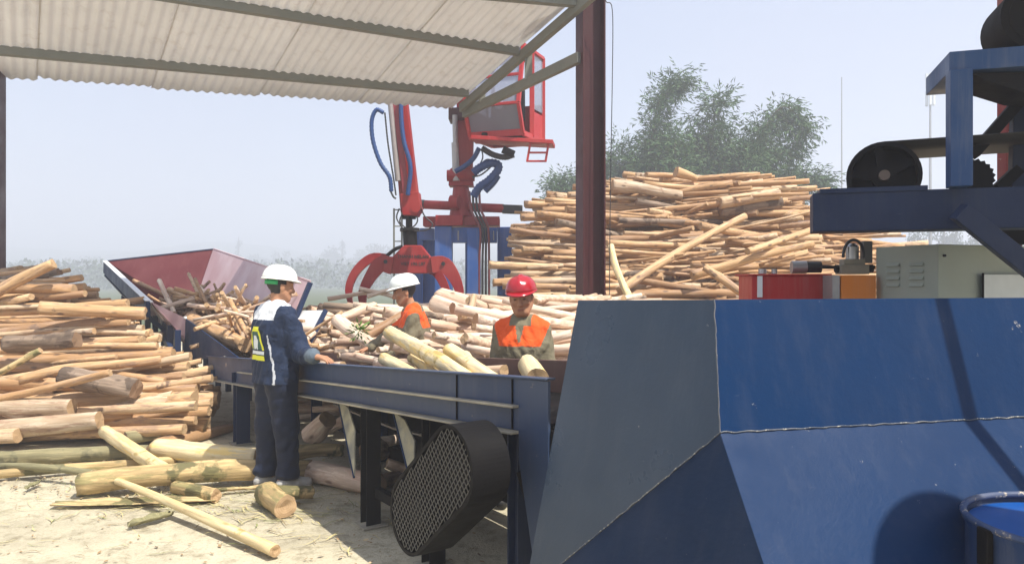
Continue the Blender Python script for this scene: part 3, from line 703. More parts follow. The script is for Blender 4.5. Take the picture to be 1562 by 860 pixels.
for a, b2, w_ in (((1462, 322), (1600, 432), .11), ((1484, 236), (1552, 158), .07), ((1520, 290), (1562, 250), .07), ((1552, 290), (1556, 120), .09)):
    d = 4.42 if w_ > .1 else 5.0
    MB().beam(P(*a, d), P(*b2, d), w_, .09, by).build('brace', M['blue_dark'] if w_ != .07 else M['black_steel'], dr, .003)
q = P(1640, 300, 4.4); MB().beam(Vector((q.x, q.y, 0)), Vector((q.x, q.y, 1.93)), .12, .12).build('leg', m_up, dr)
q = E0 + bx * .9 + by * .6; MB().beam(Vector((q.x + .9, q.y, 0)), Vector((q.x + .9, q.y, 1.9)), .12, .12).build('leg', m_up, dr)

# ------------------------------------------------------------------ power packs and cabinet behind the housing
def boxthing(name, label, cat, px0, px1, pyt, d, depth, mat, yaw=0.0):
    a = P(px0, pyt, d); b2 = P(px1, pyt, d); wd = b2.x - a.x
    ax = (Vector((math.cos(yaw), math.sin(yaw), 0)), Vector((-math.sin(yaw), math.cos(yaw), 0)), eZ)
    e = empty(name, (a.x, d, 0), label, cat)
    MB().box(Vector((a.x, d, 0)) + ax[0] * wd / 2 + ax[1] * depth / 2 + eZ * a.z / 2, (wd, depth, a.z), ax).build('tank' if 'power' in name else 'body', mat, e, .006)
    return e, a, ax, wd
rp, a, ax, wd = boxthing('hydraulic_power_pack', 'red hydraulic tank with a small pump on its lid, just above the housing', 'power pack', 1147, 1258, 420, 5.6, .5, M['box_red'], R(-6))
MB().box(a + ax[0] * wd / 2 + ax[1] * .25 + eZ * .006, (wd + .05, .54, .012), ax).build('lid', M['box_red'], rp)
MB().box(a + ax[0] * .055 - ax[1] * .012 - eZ * .085, (.035, .02, .16), ax).build('sight_gauge', M['white'], rp)
k = a + ax[0] * (wd * .62) + ax[1] * .2
MB().cyl(k + eZ * .065, k + eZ * .065 + ax[0] * .11, .05, n=18).build('motor', M['grey_cyl'], rp)
MB().cyl(k + eZ * .065 + ax[0] * .11, k + eZ * .065 + ax[0] * .22, .045, n=14).build('pump', M['rubber'], rp)
MB().cyl(k + eZ * .065 + ax[0] * .22, k + eZ * .065 + ax[0] * .62, .014, n=10).build('pipe', M['black_steel'], rp)
k2 = a + ax[0] * (wd * .2) + ax[1] * .15
MB().cyl(k2, k2 + eZ * .05, .03, n=12).cyl(k2 + ax[0] * .09, k2 + ax[0] * .09 + eZ * .05, .022, n=12).build('filler_cap', M['steel'], rp)
op, a, ax, wd = boxthing('pump_power_pack', 'orange hydraulic tank with a grey valve block and pipe loop on top', 'power pack', 1283, 1335, 420, 5.3, .4, M['orange'], R(-4))
MB().box(a - ax[0] * .035 + ax[1] * .1 - eZ * .2, (.05, .2, .4), ax).build('side_plate', M['grey_cyl'], op)
k = a + ax[0] * wd / 2 + ax[1] * .12
MB().box(k + eZ * .045, (.20, .12, .07), ax).box(k + eZ * .10, (.15, .10, .04), ax).build('valve_block', plain('valve_metal', (.24, .22, .17), .5, .3), op, .004)
MB().cyl(k + eZ * .12, k + eZ * .21, .045, n=18).cyl(k + eZ * .21, k + eZ * .235, .045, .02, n=18).build('filter', M['steel'], op)
MB().tube([k + (ax[0] * math.cos(t) * .075 + eZ * (.13 + math.sin(t) * .13)) - ax[1] * .03 for t in [math.pi * i / 14 for i in range(15)]], .011, 8).build('pipe', M['hose_black'], op)
MB().box(k + ax[0] * .10 + eZ * .17, (.06, .08, .16), ax).build('terminal_box', plain('dark_box', (.10, .10, .09), .5), op, .004)
for sx in (-.12, .115): MB().cyl(k + ax[0] * sx - ax[1] * .0 + eZ * .05, k + ax[0] * (sx + .03) + eZ * .05, .03, n=12).build('coupling', M['black_steel'], op)
cb = empty('control_cabinet', P(1432, 420, 4.9).xy.to_3d(), 'grey-green control cabinet with two columns of louvres, right of the orange tank', 'cabinet')
c0 = P(1336, 376, 5.35); c1 = P(1431, 373, 4.9); c2 = P(1640, 362, 5.3)
zt = 1.85
base = [Vector((p.x, p.y, 0)) for p in (c0, c1, c2)]; base.append(base[0] + base[2] - base[1])
b = MB().prism(base, eZ * zt); bo = b.build('body', M['cab_grey'], cb, .006)
lx = (base[1] - base[0]).normalized(); ln = Vector((lx.y, -lx.x, 0)); LW = (base[1] - base[0]).length
for cx_ in (.30, .68):
    lv = MB()
    for j in range(4):
        o = base[0] + lx * LW * cx_ + eZ * (zt - .115 - .047 * j) + ln * .002
        wd = .105; lv.add([o - lx * wd / 2, o + lx * wd / 2, o + lx * wd / 2 - eZ * .024 + ln * .016, o - lx * wd / 2 - eZ * .024 + ln * .016, o - lx * wd / 2 - eZ * .026, o + lx * wd / 2 - eZ * .026], [(0, 3, 2, 1), (3, 4, 5, 2), (0, 4, 3), (1, 2, 5)])
    lv.build('louvre', M['cab_grey'], bo)
rx = (base[2] - base[1]).normalized(); rn = Vector((rx.y, -rx.x, 0))
k = base[1] + rx * .045 + eZ * (zt - .075) + rn * .004
MB().cyl(k, k + rn * .012, .009, n=10).build('lock', M['black_steel'], cb)
sg = MB(); s0 = base[1] + rx * .36 + rn * .03; sg.box(s0 + rx * .22 + eZ * 1.52, (.44, .006, .26), (rx, rn, eZ))
sgo = sg.build('notice_sheet', plain('notice_paper', (.60, .64, .64), .6, 0, .1), cb)
MB().beam(s0 - rx * .0 + eZ * 1.66, s0 + eZ * 1.38, .008, .012).build('sheet_frame', M['black_steel'], sgo)
# ------------------------------------------------------------------ log loader crane
D0 = 14.0
cr = empty('log_loader_crane', (P(720, 440, D0).x, D0 + .4, 0), 'red log loader crane with cab and open grapple on a blue steel pedestal', 'crane')
fy = Vector((0, 1, 0))
def pbox(px0, py0, px1, py1, d, depth, mb=None):
    a, b2 = P(px0, py1, d), P(px1, py0, d); mb = mb or MB()
    return mb.box((a + b2) / 2 + fy * depth / 2, (b2.x - a.x, depth, b2.z - a.z))
def pfall(px0, px1, py, d, depth):                    # column down to the ground
    a, b2 = P(px0, py, d), P(px1, py, d); return MB().box(((a.x + b2.x) / 2, d + depth / 2, a.z / 2), (b2.x - a.x, depth, a.z))
# pedestal
pd = pfall(663, 689, 345, D0, .30).build('pedestal_leg', M['blue_crane'], cr, .01)
MB().hbeam(P(720, 345, D0 + .9).xy.to_3d(), P(720, 352, D0 + .9), .26, .26, .02).build('pedestal_leg', M['blue_crane'], cr, .005)
q = P(723, 350, D0 + .05); MB().hbeam(q.xy.to_3d(), q, .25, .24, .02, up=(0, 1, 0)).build('pedestal_leg', M['blue_crane'], cr, .005)
q = P(770, 347, D0 + .1); MB().hbeam(q.xy.to_3d(), q, .30, .28, .02, up=(1, 0, 0)).build('pedestal_leg', M['blue_crane'], cr, .005)
for px in (636, 655):
    q = P(px, 352, D0 + 1.0); MB().hbeam(q.xy.to_3d(), q, .24, .26, .02, up=(1, 0, 0)).build('pedestal_leg', M['blue_crane'], cr, .005)
pbox(689, 347, 758, 370, D0 + .06, .22).build('cross_beam', M['blue_crane'], cr, .01)
pbox(640, 348, 662, 366, D0 + .6, .2).build('cross_beam', M['blue_crane'], cr, .01)
pbox(689, 346, 783, 352, D0 + .9, .2).build('cross_beam', M['blue_crane'], cr, .01)
for px in (699, 753): 
    q = P(px, 352, D0 + .05); MB().cyl(q, q - eZ * .18, .012, n=8).build('bolt', M['steel'], cr)
# slewing base
pbox(664, 328, 706, 344, D0 - .05, .5).build('base_block', M['crane_red'], cr, .012)
pbox(706, 330, 762, 344, D0 + .1, .6).build('base_block', M['crane_red'], cr, .012)
pbox(645, 330, 664, 345, D0 + .3, .4).build('base_block', M['crane_red'], cr, .012)
q = P(704, 330, D0 + .3)
sb = MB().cyl(P(704, 331, D0 + .3), P(704, 312, D0 + .3), .24, .20, n=28); sb.cyl(P(704, 313, D0 + .3), P(703, 285, D0 + .3), .20, .15, n=28)
sb.cyl(P(703, 285, D0 + .3), P(703, 281, D0 + .3), .18, n=28); sb.build('slew_column', M['crane_red'], cr)
ball = MB().cyl(P(688, 309, D0 + .1), P(700, 309, D0 + .05), .14, .13, n=24).build('slew_housing', M['crane_red'], cr)
MB().cyl(P(646, 312, D0 + .15), P(692, 314, D0 + .15), .085, n=20).build('slew_cylinder', M['crane_red'], cr)
MB().cyl(P(640, 311.5, D0 + .15), P(647, 312, D0 + .15), .09, n=20).build('cylinder_cap', M['rubber'], cr)
MB().cyl(P(714, 316, D0 + .15), P(768, 318, D0 + .15), .085, n=20).build('slew_cylinder', M['crane_red'], cr)
MB().beam(P(766, 319, D0 + .15), P(797, 320, D0 + .15), .16, .165).build('cylinder_cap', M['rubber'], cr, .02)
# mast
ms_ = MB(); ms_.prism([P(698, 268, D0 + .2), P(720, 262, D0 + .2), P(727, 60, D0 + .2), P(694, 60, D0 + .2), P(697, 180, D0 + .2)], fy * .3)
mast = ms_.build('mast', M['crane_red'], cr, .012)
pbox(684, 164, 722, 182, D0 + .1, .45).build('mast_bracket', M['maroon'], cr, .01)
kn = MB().cyl(P(682, 268, D0 + .12), P(724, 268, D0 + .12), .11, n=20); kn.prism([P(684, 283, D0 + .1), P(722, 283, D0 + .1), P(718, 255, D0 + .1), P(700, 250, D0 + .1), P(686, 258, D0 + .1)], fy * .35); kn.build('mast_foot', M['crane_red'], cr, .01)
MB().cyl(P(694, 176, D0 + .08), P(695, 222, D0 + .08), .052, n=16).build('lift_cylinder', M['grey_cyl'], cr)
MB().cyl(P(694, 218, D0 + .08), P(696, 276, D0 + .08), .068, n=16).build('lift_cylinder', M['grey_cyl'], cr)
# boom over the roof to the stick
MB().beam(P(709, 66, D0 + .35), P(598, 92, 12.15), .22, .26).build('boom', M['crane_red'], cr, .015)
# stick
d1 = 12.0
st = MB(); st.prism([P(590, 85, d1), P(613, 85, d1), P(640, 322, d1), P(611, 324, d1)], fy * .22); stick = st.build('stick', M['crane_red'], cr, .012)
MB().beam(P(603, 150, d1 - .05), P(622, 318, d1 - .05), .10, .05, fy).build('stick_extension', plain('dark_red_rail', (.22, .02, .03), .4), stick, .006)
MB().cyl(P(592, 120, d1 - .06), P(607, 276, d1 - .06), .045, n=14).build('stick_cylinder', plain('worn_cylinder', (.30, .27, .26), .5, .3), stick)
kn = MB().prism([P(610, 296, d1 - .08), P(638, 292, d1 - .08), P(641, 318, d1 - .08), P(636, 329, d1 - .08), P(614, 328, d1 - .08)], fy * .34); kn.cyl(P(634, 317, d1 - .1), P(634, 317, d1 - .1) + fy * .4, .075, n=16)
kn.build('knuckle', M['crane_red'], cr, .01)
lk = MB().cyl(P(624, 326, d1 + .1), P(624, 350, d1 + .1), .055, n=14); lk.cyl(P(614, 330, d1 + .1), P(634, 330, d1 + .1), .05, n=12); lk.build('swivel_link', M['black_steel'], cr)
rt = MB().cyl(P(625, 348, d1 + .1), P(625, 353, d1 + .1), .16, n=20); rt.cyl(P(625, 353, d1 + .1), P(626, 376, d1 + .1), .115, n=20); rt.build('rotator', M['black_steel'], cr)
for pts, r in (([(609, 318), (605, 332), (612, 345), (618, 352)], .012), ([(640, 312), (648, 330), (660, 342), (650, 351), (632, 352)], .013), ([(630, 322), (637, 335), (630, 346), (610, 352)], .012), ([(616, 322), (610, 338), (622, 350)], .012)):
    MB().tube(bez([P(a, b2, d1 - .02) for a, b2 in pts], 20), r, 6).build('hose', M['hose_black'], cr)
# grapple
dg = 11.9
gp = [(597, 393), (616, 374), (642, 374), (657, 393), (668, 394), (666, 414), (650, 417), (592, 417), (586, 405)]
gr = MB().prism([P(a, b2, dg) for a, b2 in gp], fy * .26).build('grapple', M['crane_red'], cr, .012)
def tine(pts, ws, d, th):
    c = bez([P(a, b2, d) for a, b2 in pts], 18); wv_ = np.interp(np.linspace(0, 1, 19), np.linspace(0, 1, len(ws)), ws) * d / F
    MB().ribbon(c, list(wv_), fy * th).build('claw', M['crane_red'], gr, .006)
tine([(598, 405), (580, 403), (566, 420), (555, 440), (552, 456), (556, 477)], [27, 24, 18, 14, 12, 4], dg - .06, .09)
tine([(592, 394), (568, 393), (549, 406), (536, 425), (531, 446), (536, 472)], [13, 14, 13, 12, 10, 4], dg + .30, .09)
tine([(658, 404), (676, 403), (689, 417), (698, 435), (701, 450), (697, 467)], [25, 24, 20, 15, 12, 4], dg - .06, .09)
tine([(656, 410), (666, 416), (675, 430), (681, 446), (682, 462)], [15, 14, 13, 11, 4], dg + .30, .09)
for px, py in ((588, 399), (676, 402)): MB().cyl(P(px, py, dg - .085), P(px, py, dg - .05), .032, n=16).build('pin', M['rubber'], gr)
pk = MB(); pk.tube(bez([P(590, 390, dg + .1), P(603, 380, dg + .1), P(614, 376, dg + .1)], 8), .03, 8); pk.build('hose_guard', M['black_steel'], gr)
def text(txt, loc, size, mat, parent, rot=(R(90), 0, 0), ext=.003, sx=1.0):
    c = bpy.data.curves.new('lettering', 'FONT'); c.body = txt; c.size = size; c.align_x = 'CENTER'; c.align_y = 'CENTER'; c.extrude = ext; c.offset = .0012
    t = bpy.data.objects.new('tmp', c); col.objects.link(t); dg_ = bpy.context.evaluated_depsgraph_get()
    me = bpy.data.meshes.new_from_object(t.evaluated_get(dg_)); bpy.data.objects.remove(t)
    me.transform(Matrix.LocRotScale(Vector(loc), None, None) @ (rot if isinstance(rot, Matrix) else Matrix.Rotation(rot[0], 4, 'X')) @ Matrix.Diagonal((sx, 1, 1, 1)))
    me.materials.clear(); me.materials.append(mat); o = bpy.data.objects.new('lettering', me); col.objects.link(o); adopt(o, parent); return o
text('THANH NELAN', P(630, 391.5, dg - .004), .072, M['letter_dark'], gr)
text('VIET 196 L87', P(630, 402.5, dg - .004), .072, M['letter_dark'], gr)
# cab
dc = 13.4
f0, f1_ = P(717, 200, dc + .2), P(798, 200, dc - .15)
cx_ = (f1_ - f0); cx_.z = 0; cw = cx_.length; cx_.normalize(); cyv = Vector((.42, .91, 0)); cyv.normalize()
zb, zt_ = P(0, 206, dc).z, P(0, 72, dc).z; cd_ = .95
cab = empty('cab', (0, 0, 0)); cab.parent = cr; cab.matrix_parent_inverse = Matrix.Translation(-Vector(cr.location))
o0 = Vector((f0.x, f0.y, 0))
def CP(a, b2, z): return o0 + cx_ * (a * cw) + cyv * (b2 * cd_) + eZ * z
def cbar(p, q, w_=.06, name='frame'): return MB().beam(p, q, w_, w_).build(name, M['cab_red'], cab, .006)
zm = P(0, 163, dc).z; zu = P(0, 118, dc).z; lean = -.22
fr = MB()
for a in (0, 1):
    fr.beam(CP(a, 0, zb), CP(a, lean, zm), .06, .06); fr.beam(CP(a, lean, zm), CP(a, .02, zt_), .07, .06); fr.beam(CP(a, 1, zb), CP(a, 1, zt_), .07, .07)
for z, b2 in ((zm, lean), (zt_, .02), (zu, lean * .45)): fr.beam(CP(0, b2, z), CP(1, b2, z), .05, .05)
fr.beam(CP(0, 0, zb + .02), CP(1, 0, zb + .02), .06, .12)
for a in (0, 1): fr.beam(CP(a, 0, zb), CP(a, 1, zb), .06, .1); fr.beam(CP(a, .02, zt_), CP(a, 1, zt_), .06, .06)
fr.beam(CP(0, 1, zb), CP(1, 1, zb), .06, .1); fr.beam(CP(0, 1, zt_), CP(1, 1, zt_), .06, .06)
fr.beam(CP(1, .42, zb), CP(1, .42, zt_), .09, .07)
fr.build('cab_frame', M['cab_red'], cab, .006)
MB().prism([CP(.03, -.01, zb + .08), CP(.97, -.01, zb + .08), CP(.97, lean + .02, zm - .02), CP(.03, lean + .02, zm - .02)], cyv * .008).build('lower_window', glass_mat('dusty_glass', (.22, .22, .25), .25, .3), cab)
MB().prism([CP(.03, lean + .01, zm + .03), CP(.97, lean + .01, zm + .03), CP(.97, lean * .45 + .01, zu - .03), CP(.03, lean * .45 + .01, zu - .03)], cyv * .008).build('windscreen', M['glass'], cab)
MB().prism([CP(.03, lean * .45 + .01, zu + .03), CP(.97, lean * .45 + .01, zu + .03), CP(.97, .02, zt_ - .03), CP(.03, .02, zt_ - .03)], cyv * .008).build('windscreen', M['glass'], cab)
dp = MB(); dp.prism([CP(1, .5, zb), CP(1, 1, zb), CP(1, 1, zm - .02), CP(1, .5, zm - .02)], -cx_ * .02); dp.build('side_panel', M['cab_red'], cab)
MB().prism([CP(1.0, .5, zm + .03), CP(1.0, .97, zm + .03), CP(1.0, .97, zt_ - .05), CP(1.0, .5, zt_ - .05)], -cx_ * .01).build('side_window', M['glass'], cab)
MB().prism([CP(0, 0, zt_), CP(1, 0, zt_), CP(1, 1, zt_), CP(0, 1, zt_)], eZ * .05).build('cab_roof', M['cab_red'], cab, .01)
MB().prism([CP(0, 0, zb), CP(1, 0, zb), CP(1, 1, zb), CP(0, 1, zb)], eZ * .03).build('cab_floor', M['black_steel'], cab)
MB().prism([CP(0, .98, zb), CP(1, .98, zb), CP(1, .98, zm + .2), CP(0, .98, zm + .2)], cyv * .02).build('back_panel', M['cab_red'], cab)
MB().prism([CP(0.0, .1, zb), CP(0, 1, zb), CP(0, 1, zm), CP(0, .1, zm)], cx_ * .02).build('side_panel', M['cab_red'], cab)
se = MB(); se.box(CP(.5, .6, zb + .35), (.42, .42, .14), (cx_, cyv, eZ)); se.box(CP(.5, .82, zb + .7), (.42, .12, .6), (cx_, cyv, eZ)); se.build('seat', M['rubber'], cab, .03)
MB().cyl(CP(.2, .25, zb), CP(.2, .3, zb + .62), .02, n=8).build('lever', M['black_steel'], cab)
# platform under the cab, ladder, parts
pf = MB(); pf.beam(P(722, 213, dc + .2), P(845, 220, dc + .0), .5, .07); pf.build('platform', M['cab_red'], cr, .008)
MB().box(P(762, 210, dc + .3), (.65, .5, .1)).build('underside_box', M['black_steel'], cr, .02)
ld = MB()
for pa, pb in (((809, 218), (804, 247)), ((837, 218), (832, 247))): ld.beam(P(*pa, dc - .1), P(*pb, dc - .1), .04, .05)
for y in (219, 233, 246): ld.beam(P(808 - (y - 219) * .16, y, dc - .1), P(837 - (y - 219) * .16, y, dc - .1), .045, .03)
ld.build('ladder', M['cab_red'], cr)
MB().cyl(P(767, 228, dc + .1), P(784, 236, dc + .1), .07, n=14).build('swing_motor', M['black_steel'], cr)
# hoses
for pts, r, mt in (([(597, 292), (594, 270), (580, 248), (569, 215), (567, 185), (574, 168), (585, 172)], .031, 'hose_blue'), ([(622, 298), (626, 255), (616, 215), (612, 178), (612, 150)], .033, 'hose_blue'),
                   ([(596, 292), (600, 300), (604, 303)], .014, 'hose_black'), ([(587, 172), (592, 220), (600, 270), (604, 298)], .012, 'hose_black')):
    MB().tube(bez([P(a, b2, d1 - .12) for a, b2 in pts], 60), r, 10, rs=[r * (1 + .2 * (i % 2)) for i in range(61)]).build('hose', M[mt], cr)
for pts, r, mt in (([(722, 300), (731, 286), (745, 276), (758, 262), (760, 252), (748, 249), (732, 256), (722, 264)], .07, 'hose_blue'), ([(694, 262), (708, 254), (722, 242), (731, 226)], .042, 'hose_blue'),
                   ([(735, 226), (752, 236), (770, 240), (784, 236)], .05, 'hose_black'), ([(740, 292), (752, 280), (760, 268)], .05, 'hose_blue'),
                   ([(720, 270), (735, 266), (752, 250), (742, 244), (722, 262)], .014, 'hose_black'), ([(735, 228), (736, 242), (728, 258), (722, 274)], .012, 'hose_black')):
    MB().tube(bez([P(a, b2, D0 - .15) for a, b2 in pts], 48), r, 10, rs=[r * (1 + .22 * (i % 2)) for i in range(49)]).build('hose', M[mt], cr)
for k, x0 in enumerate((716, 721, 726, 731)):
    MB().tube(bez([P(x0, 292, D0 - .1), P(x0 + 2, 318, D0 - .14), P(x0 + 10, 336, D0 - .14), P(733 + k * 4, 352, D0 - .12), P(731 + k * 5, 400, D0 - .06), P(731 + k * 5, 470, D0 - .06)], 26), .022, 8).build('hose', plain('red_brown_hose', (.16, .03, .035), .5) if k in (0, 3) else M['hose_black'], cr)
# thin tubular frame standing behind the grapple
sf = empty('scaffold_frame', P(602, 440, 15.2).xy.to_3d(), 'thin grey tubular frame standing behind the crane grapple', 'frame')
for px in (601, 613):
    q = P(px, 318, 15.2); MB().cyl(q.xy.to_3d(), q, .02, n=8).build('upright', M['galv'], sf)
for y in (320, 345, 368, 395): MB().cyl(P(601, y, 15.2), P(613, y, 15.2), .015, n=6).build('rung', M['galv'], sf)
# ------------------------------------------------------------------ logs
rng = random.Random(11)
def log_mesh(L, r0, r1, bend, lump, n=12, segs=8, seed=0, hollow=False):
    vs, fs, ms, sm_ = [], [], [], []
    rr = random.Random(seed); ba = rr.uniform(0, 6.28); b2 = rr.uniform(-.5, .5) * bend; kn = [(rr.uniform(-.4, .4) * L, rr.uniform(0, 6.28), rr.uniform(.15, .4)) for _ in range(2)]
    for i in range(segs + 1):
        t = i / segs; x = -L / 2 + L * t; r = r0 + (r1 - r0) * t
        off = math.sin(math.pi * t) * bend + math.sin(2 * math.pi * t) * b2
        oy, oz = math.cos(ba) * off, math.sin(ba) * off
        for k in range(n):
            a = 2 * math.pi * k / n
            q = r * (1 + lump * noise.noise((math.cos(a) * 1.3, math.sin(a) * 1.3 + seed, x * 2.2)) + lump * .5 * noise.noise((math.cos(a) * 3, math.sin(a) * 3 + seed, x * 7)))
            for kx, ka, kh in kn: q += r * kh * math.exp(-((x - kx) / (r * 1.1)) ** 2 - (1 - math.cos(a - ka)) * 5)
            vs.append((x + (0 if 0 < i < segs else r * .25 * noise.noise((math.cos(a), math.sin(a), seed + i))), oy + q * math.cos(a), oz + q * math.sin(a)))
    for i in range(segs):
        for k in range(n): fs.append((i * n + k, i * n + (k + 1) % n, (i + 1) * n + (k + 1) % n, (i + 1) * n + k)); ms.append(0); sm_.append(True)
    for base, rev in ((0, False), (segs * n, True)):
        ring = list(range(base, base + n)); c = [sum(vs[j][d] for j in ring) / n for d in range(3)]
        ci = len(vs); dep = -.22 * (r0 if base == 0 else r1) if hollow else .0
        inner = []
        for j in ring:
            v = vs[j]; inner.append(len(vs)); vs.append(tuple(c[d] + (v[d] - c[d]) * (.6 if hollow else .75) for d in range(3)))
        cc = len(vs); vs.append((c[0] + (-dep if base == 0 else dep) * 1.0, c[1], c[2]))
        for k in range(n):
            a, b_, a2, b3 = ring[k], ring[(k + 1) % n], inner[k], inner[(k + 1) % n]
            q = [(a, a2, b3, b_), (a2, cc, b3)]
            for f in q: fs.append(f if not rev else f[::-1]); ms.append(1); sm_.append(False)
    return vs, fs, ms, sm_
class LogKit:
    def __init__(s, mats, n, Ls, rs, bend, lump=.14, seed=0, hollow=False):
        s.meshes = []; r_ = random.Random(seed)
        for i in range(n):
            L = r_.uniform(*Ls); r = r_.uniform(*rs); v, f, m, sm_ = log_mesh(L, r, r * r_.uniform(.72, .95), r_.uniform(-1, 1) * bend * L, lump, 12, 8, seed * 50 + i, hollow)
            me = bpy.data.meshes.new('log'); me.from_pydata(v, [], f)
            for mt in mats: me.materials.append(mt)
            me.polygons.foreach_set('material_index', m); me.polygons.foreach_set('use_smooth', sm_); me.update()
            s.meshes.append((me, L, r))
    def pick(s, r_): return r_.choice(s.meshes)
kits = {
 'tan': LogKit([M['peeled'], M['end']], 20, (2.0, 3.9), (.034, .068), .02, .2, seed=1),
 'big': LogKit([M['peeled'], M['end']], 14, (1.8, 3.2), (.046, .085), .018, .2, seed=7),
 'thin': LogKit([M['peeled'], M['end']], 12, (2.0, 4.0), (.018, .034), .022, seed=2),
 'bark': LogKit([M['bark'], M['end_dark']], 6, (1.6, 2.7), (.04, .07), .02, .25, seed=3),
 'pale': LogKit([M['pink_peeled'], M['end']], 18, (1.0, 2.1), (.026, .062), .025, .2, seed=4),
 'small': LogKit([M['pink_peeled'], M['end']], 16, (.65, 1.45), (.016, .033), .03, seed=5),
 'small_pale': LogKit([M['pink_peeled'], M['end']], 10, (.7, 1.5), (.03, .06), .03, seed=6),
}
def rotm(yaw, pitch, roll): return Matrix.Rotation(yaw, 3, 'Z') @ Matrix.Rotation(-pitch, 3, 'Y') @ Matrix.Rotation(roll, 3, 'X')
def put(kit, c, yaw, pitch, label, group, r_, s=1.0):
    me, L, r = kit if isinstance(kit, tuple) else kits[kit].pick(r_)
    o = bpy.data.objects.new('log', me); col.objects.link(o); o.location = c
    o.rotation_euler = rotm(yaw, pitch, r_.uniform(0, 6.28)).to_euler(); o.scale = (s, s, s)
    return tag(o, label, 'log', group)
def custom(p0, p1, r0, r1, mats, label, bend=0.0, lump=.14, seed=0, hollow=False, name='log', group=None, via=None):
    p0, p1 = Vector(p0), Vector(p1); L = (p1 - p0).length
    v, f, m, sm_ = log_mesh(L, r0, r1, bend, lump, 18, 26, seed, hollow)
    me = bpy.data.meshes.new(name); me.from_pydata(v, [], f)
    for mt in mats: me.materials.append(mt)
    me.polygons.foreach_set('material_index', m); me.polygons.foreach_set('use_smooth', sm_); me.update()
    o = bpy.data.objects.new(name, me); col.objects.link(o); o.location = (p0 + p1) / 2
    x = (p1 - p0).normalized(); y = eZ.cross(x).normalized(); z = x.cross(y)
    o.rotation_euler = Matrix((x, y, z)).transposed().to_euler()
    return tag(o, label, 'log', group)
class Heap:                                            # many logs as one mesh, for those past the 300 that show
    def __init__(s): s.v = []; s.f = []; s.m = []; s.sm = []
    def add(s, kit, c, yaw, pitch, r_):
        me, L, r = kits[kit].pick(r_); Mx = rotm(yaw, pitch, r_.uniform(0, 6.28)); b = len(s.v); c = Vector(c)
        for v in me.vertices: s.v.append(tuple(Mx @ v.co + c))
        for p in me.polygons: s.f.append([b + i for i in p.vertices]); s.m.append(p.material_index); s.sm.append(p.use_smooth)
    def build(s, name, mats):
        me = bpy.data.meshes.new(name); me.from_pydata(s.v, [], s.f)
        for mt in mats: me.materials.append(mt)
        me.polygons.foreach_set('material_index', s.m); me.polygons.foreach_set('use_smooth', s.sm); me.update()
        o = bpy.data.objects.new(name, me); col.objects.link(o); return tag(o, kind='stuff')

def interp(x, xs, ys): return float(np.interp(x, xs, ys))
# --- right pile -----------------------------------------------------------------
def R_left(py): return interp(py, [262, 280, 300, 320, 345, 440, 520], [1010, 925, 852, 808, 786, 778, 776])
def R_right(py): return interp(py, [262, 285, 300, 340, 360, 400, 470], [1130, 1212, 1240, 1252, 1395, 1420, 1430])
def R_d(py): return interp(py, [262, 460, 540], [14.2, 10.6, 9.4])
GR = 'peeled logs stacked in the tall right pile'
LR = {'tan': 'thick peeled tan log lying in the tall log pile behind the red post', 'thin': 'thin peeled pole lying in the tall log pile behind the red post', 'bark': 'dark bark-covered log lying in the tall log pile behind the red post'}
hp = Heap()
def pile_right(n, dd, fn):
    for i in range(n):
        py = 268 + (470 - 268) * ((i + rng.random()) / n)
        kit = 'tan' if rng.random() < .66 else ('thin' if rng.random() < .86 else 'bark')
        me = kits[kit].pick(rng); d = R_d(py) + dd + rng.uniform(-.40, .35); half = me[1] / 2 * F / d
        lo, hi = R_left(py) + half * .96, R_right(py) - half * .96
        px = rng.uniform(lo, hi) if hi > lo else (lo + hi) / 2
        if rng.random() < .18: px = lo + rng.uniform(-8, 14)
        ya = rng.gauss(.0, .26) if rng.random() < .9 else -rng.uniform(.4, .9); pt_ = rng.gauss(.02, .075); py = max(py, 263 + abs(pt_) * half * .9 + max(0, px + half - 1120) * .20 + max(0, 1000 - px + half) * .03)
        c = P(px, py, d); c.z = max(c.z, .08)
        fn(kit, me, c, ya, pt_)
pile_right(122, 0, lambda kit, me, c, y, p: put(me, c, y, p, LR[kit], GR, rng))
class _K: pass
def heap_add(heap):
    def fn(kit, me, c, y, p):
        Mx = rotm(y, p, rng.uniform(0, 6.28)); b = len(heap.v)
        for v in me[0].vertices: heap.v.append(tuple(Mx @ v.co + c))
        k = 2 if kit == 'bark' else 0
        for q in me[0].polygons: heap.f.append([b + i for i in q.vertices]); heap.m.append(q.material_index + k); heap.sm.append(q.use_smooth)
    return fn
pile_right(280, .5, heap_add(hp)); pile_right(240, .95, heap_add(hp)); pile_right(90, 1.0, heap_add(hp))
for i in range(150):                                   # the foot of the pile, down to the ground
    me = kits['tan'].pick(rng); x = rng.uniform(.3, 5.6); zz = rng.uniform(.06, 1.25); heap_add(hp)('tan', me, Vector((x, 9.3 + zz * 1.0 + rng.uniform(-.1, .8), zz)), rng.gauss(0, .25), rng.gauss(0, .04))
hp.build('heaped_logs', [M['peeled'], M['end'], M['bark'], M['end_dark']])
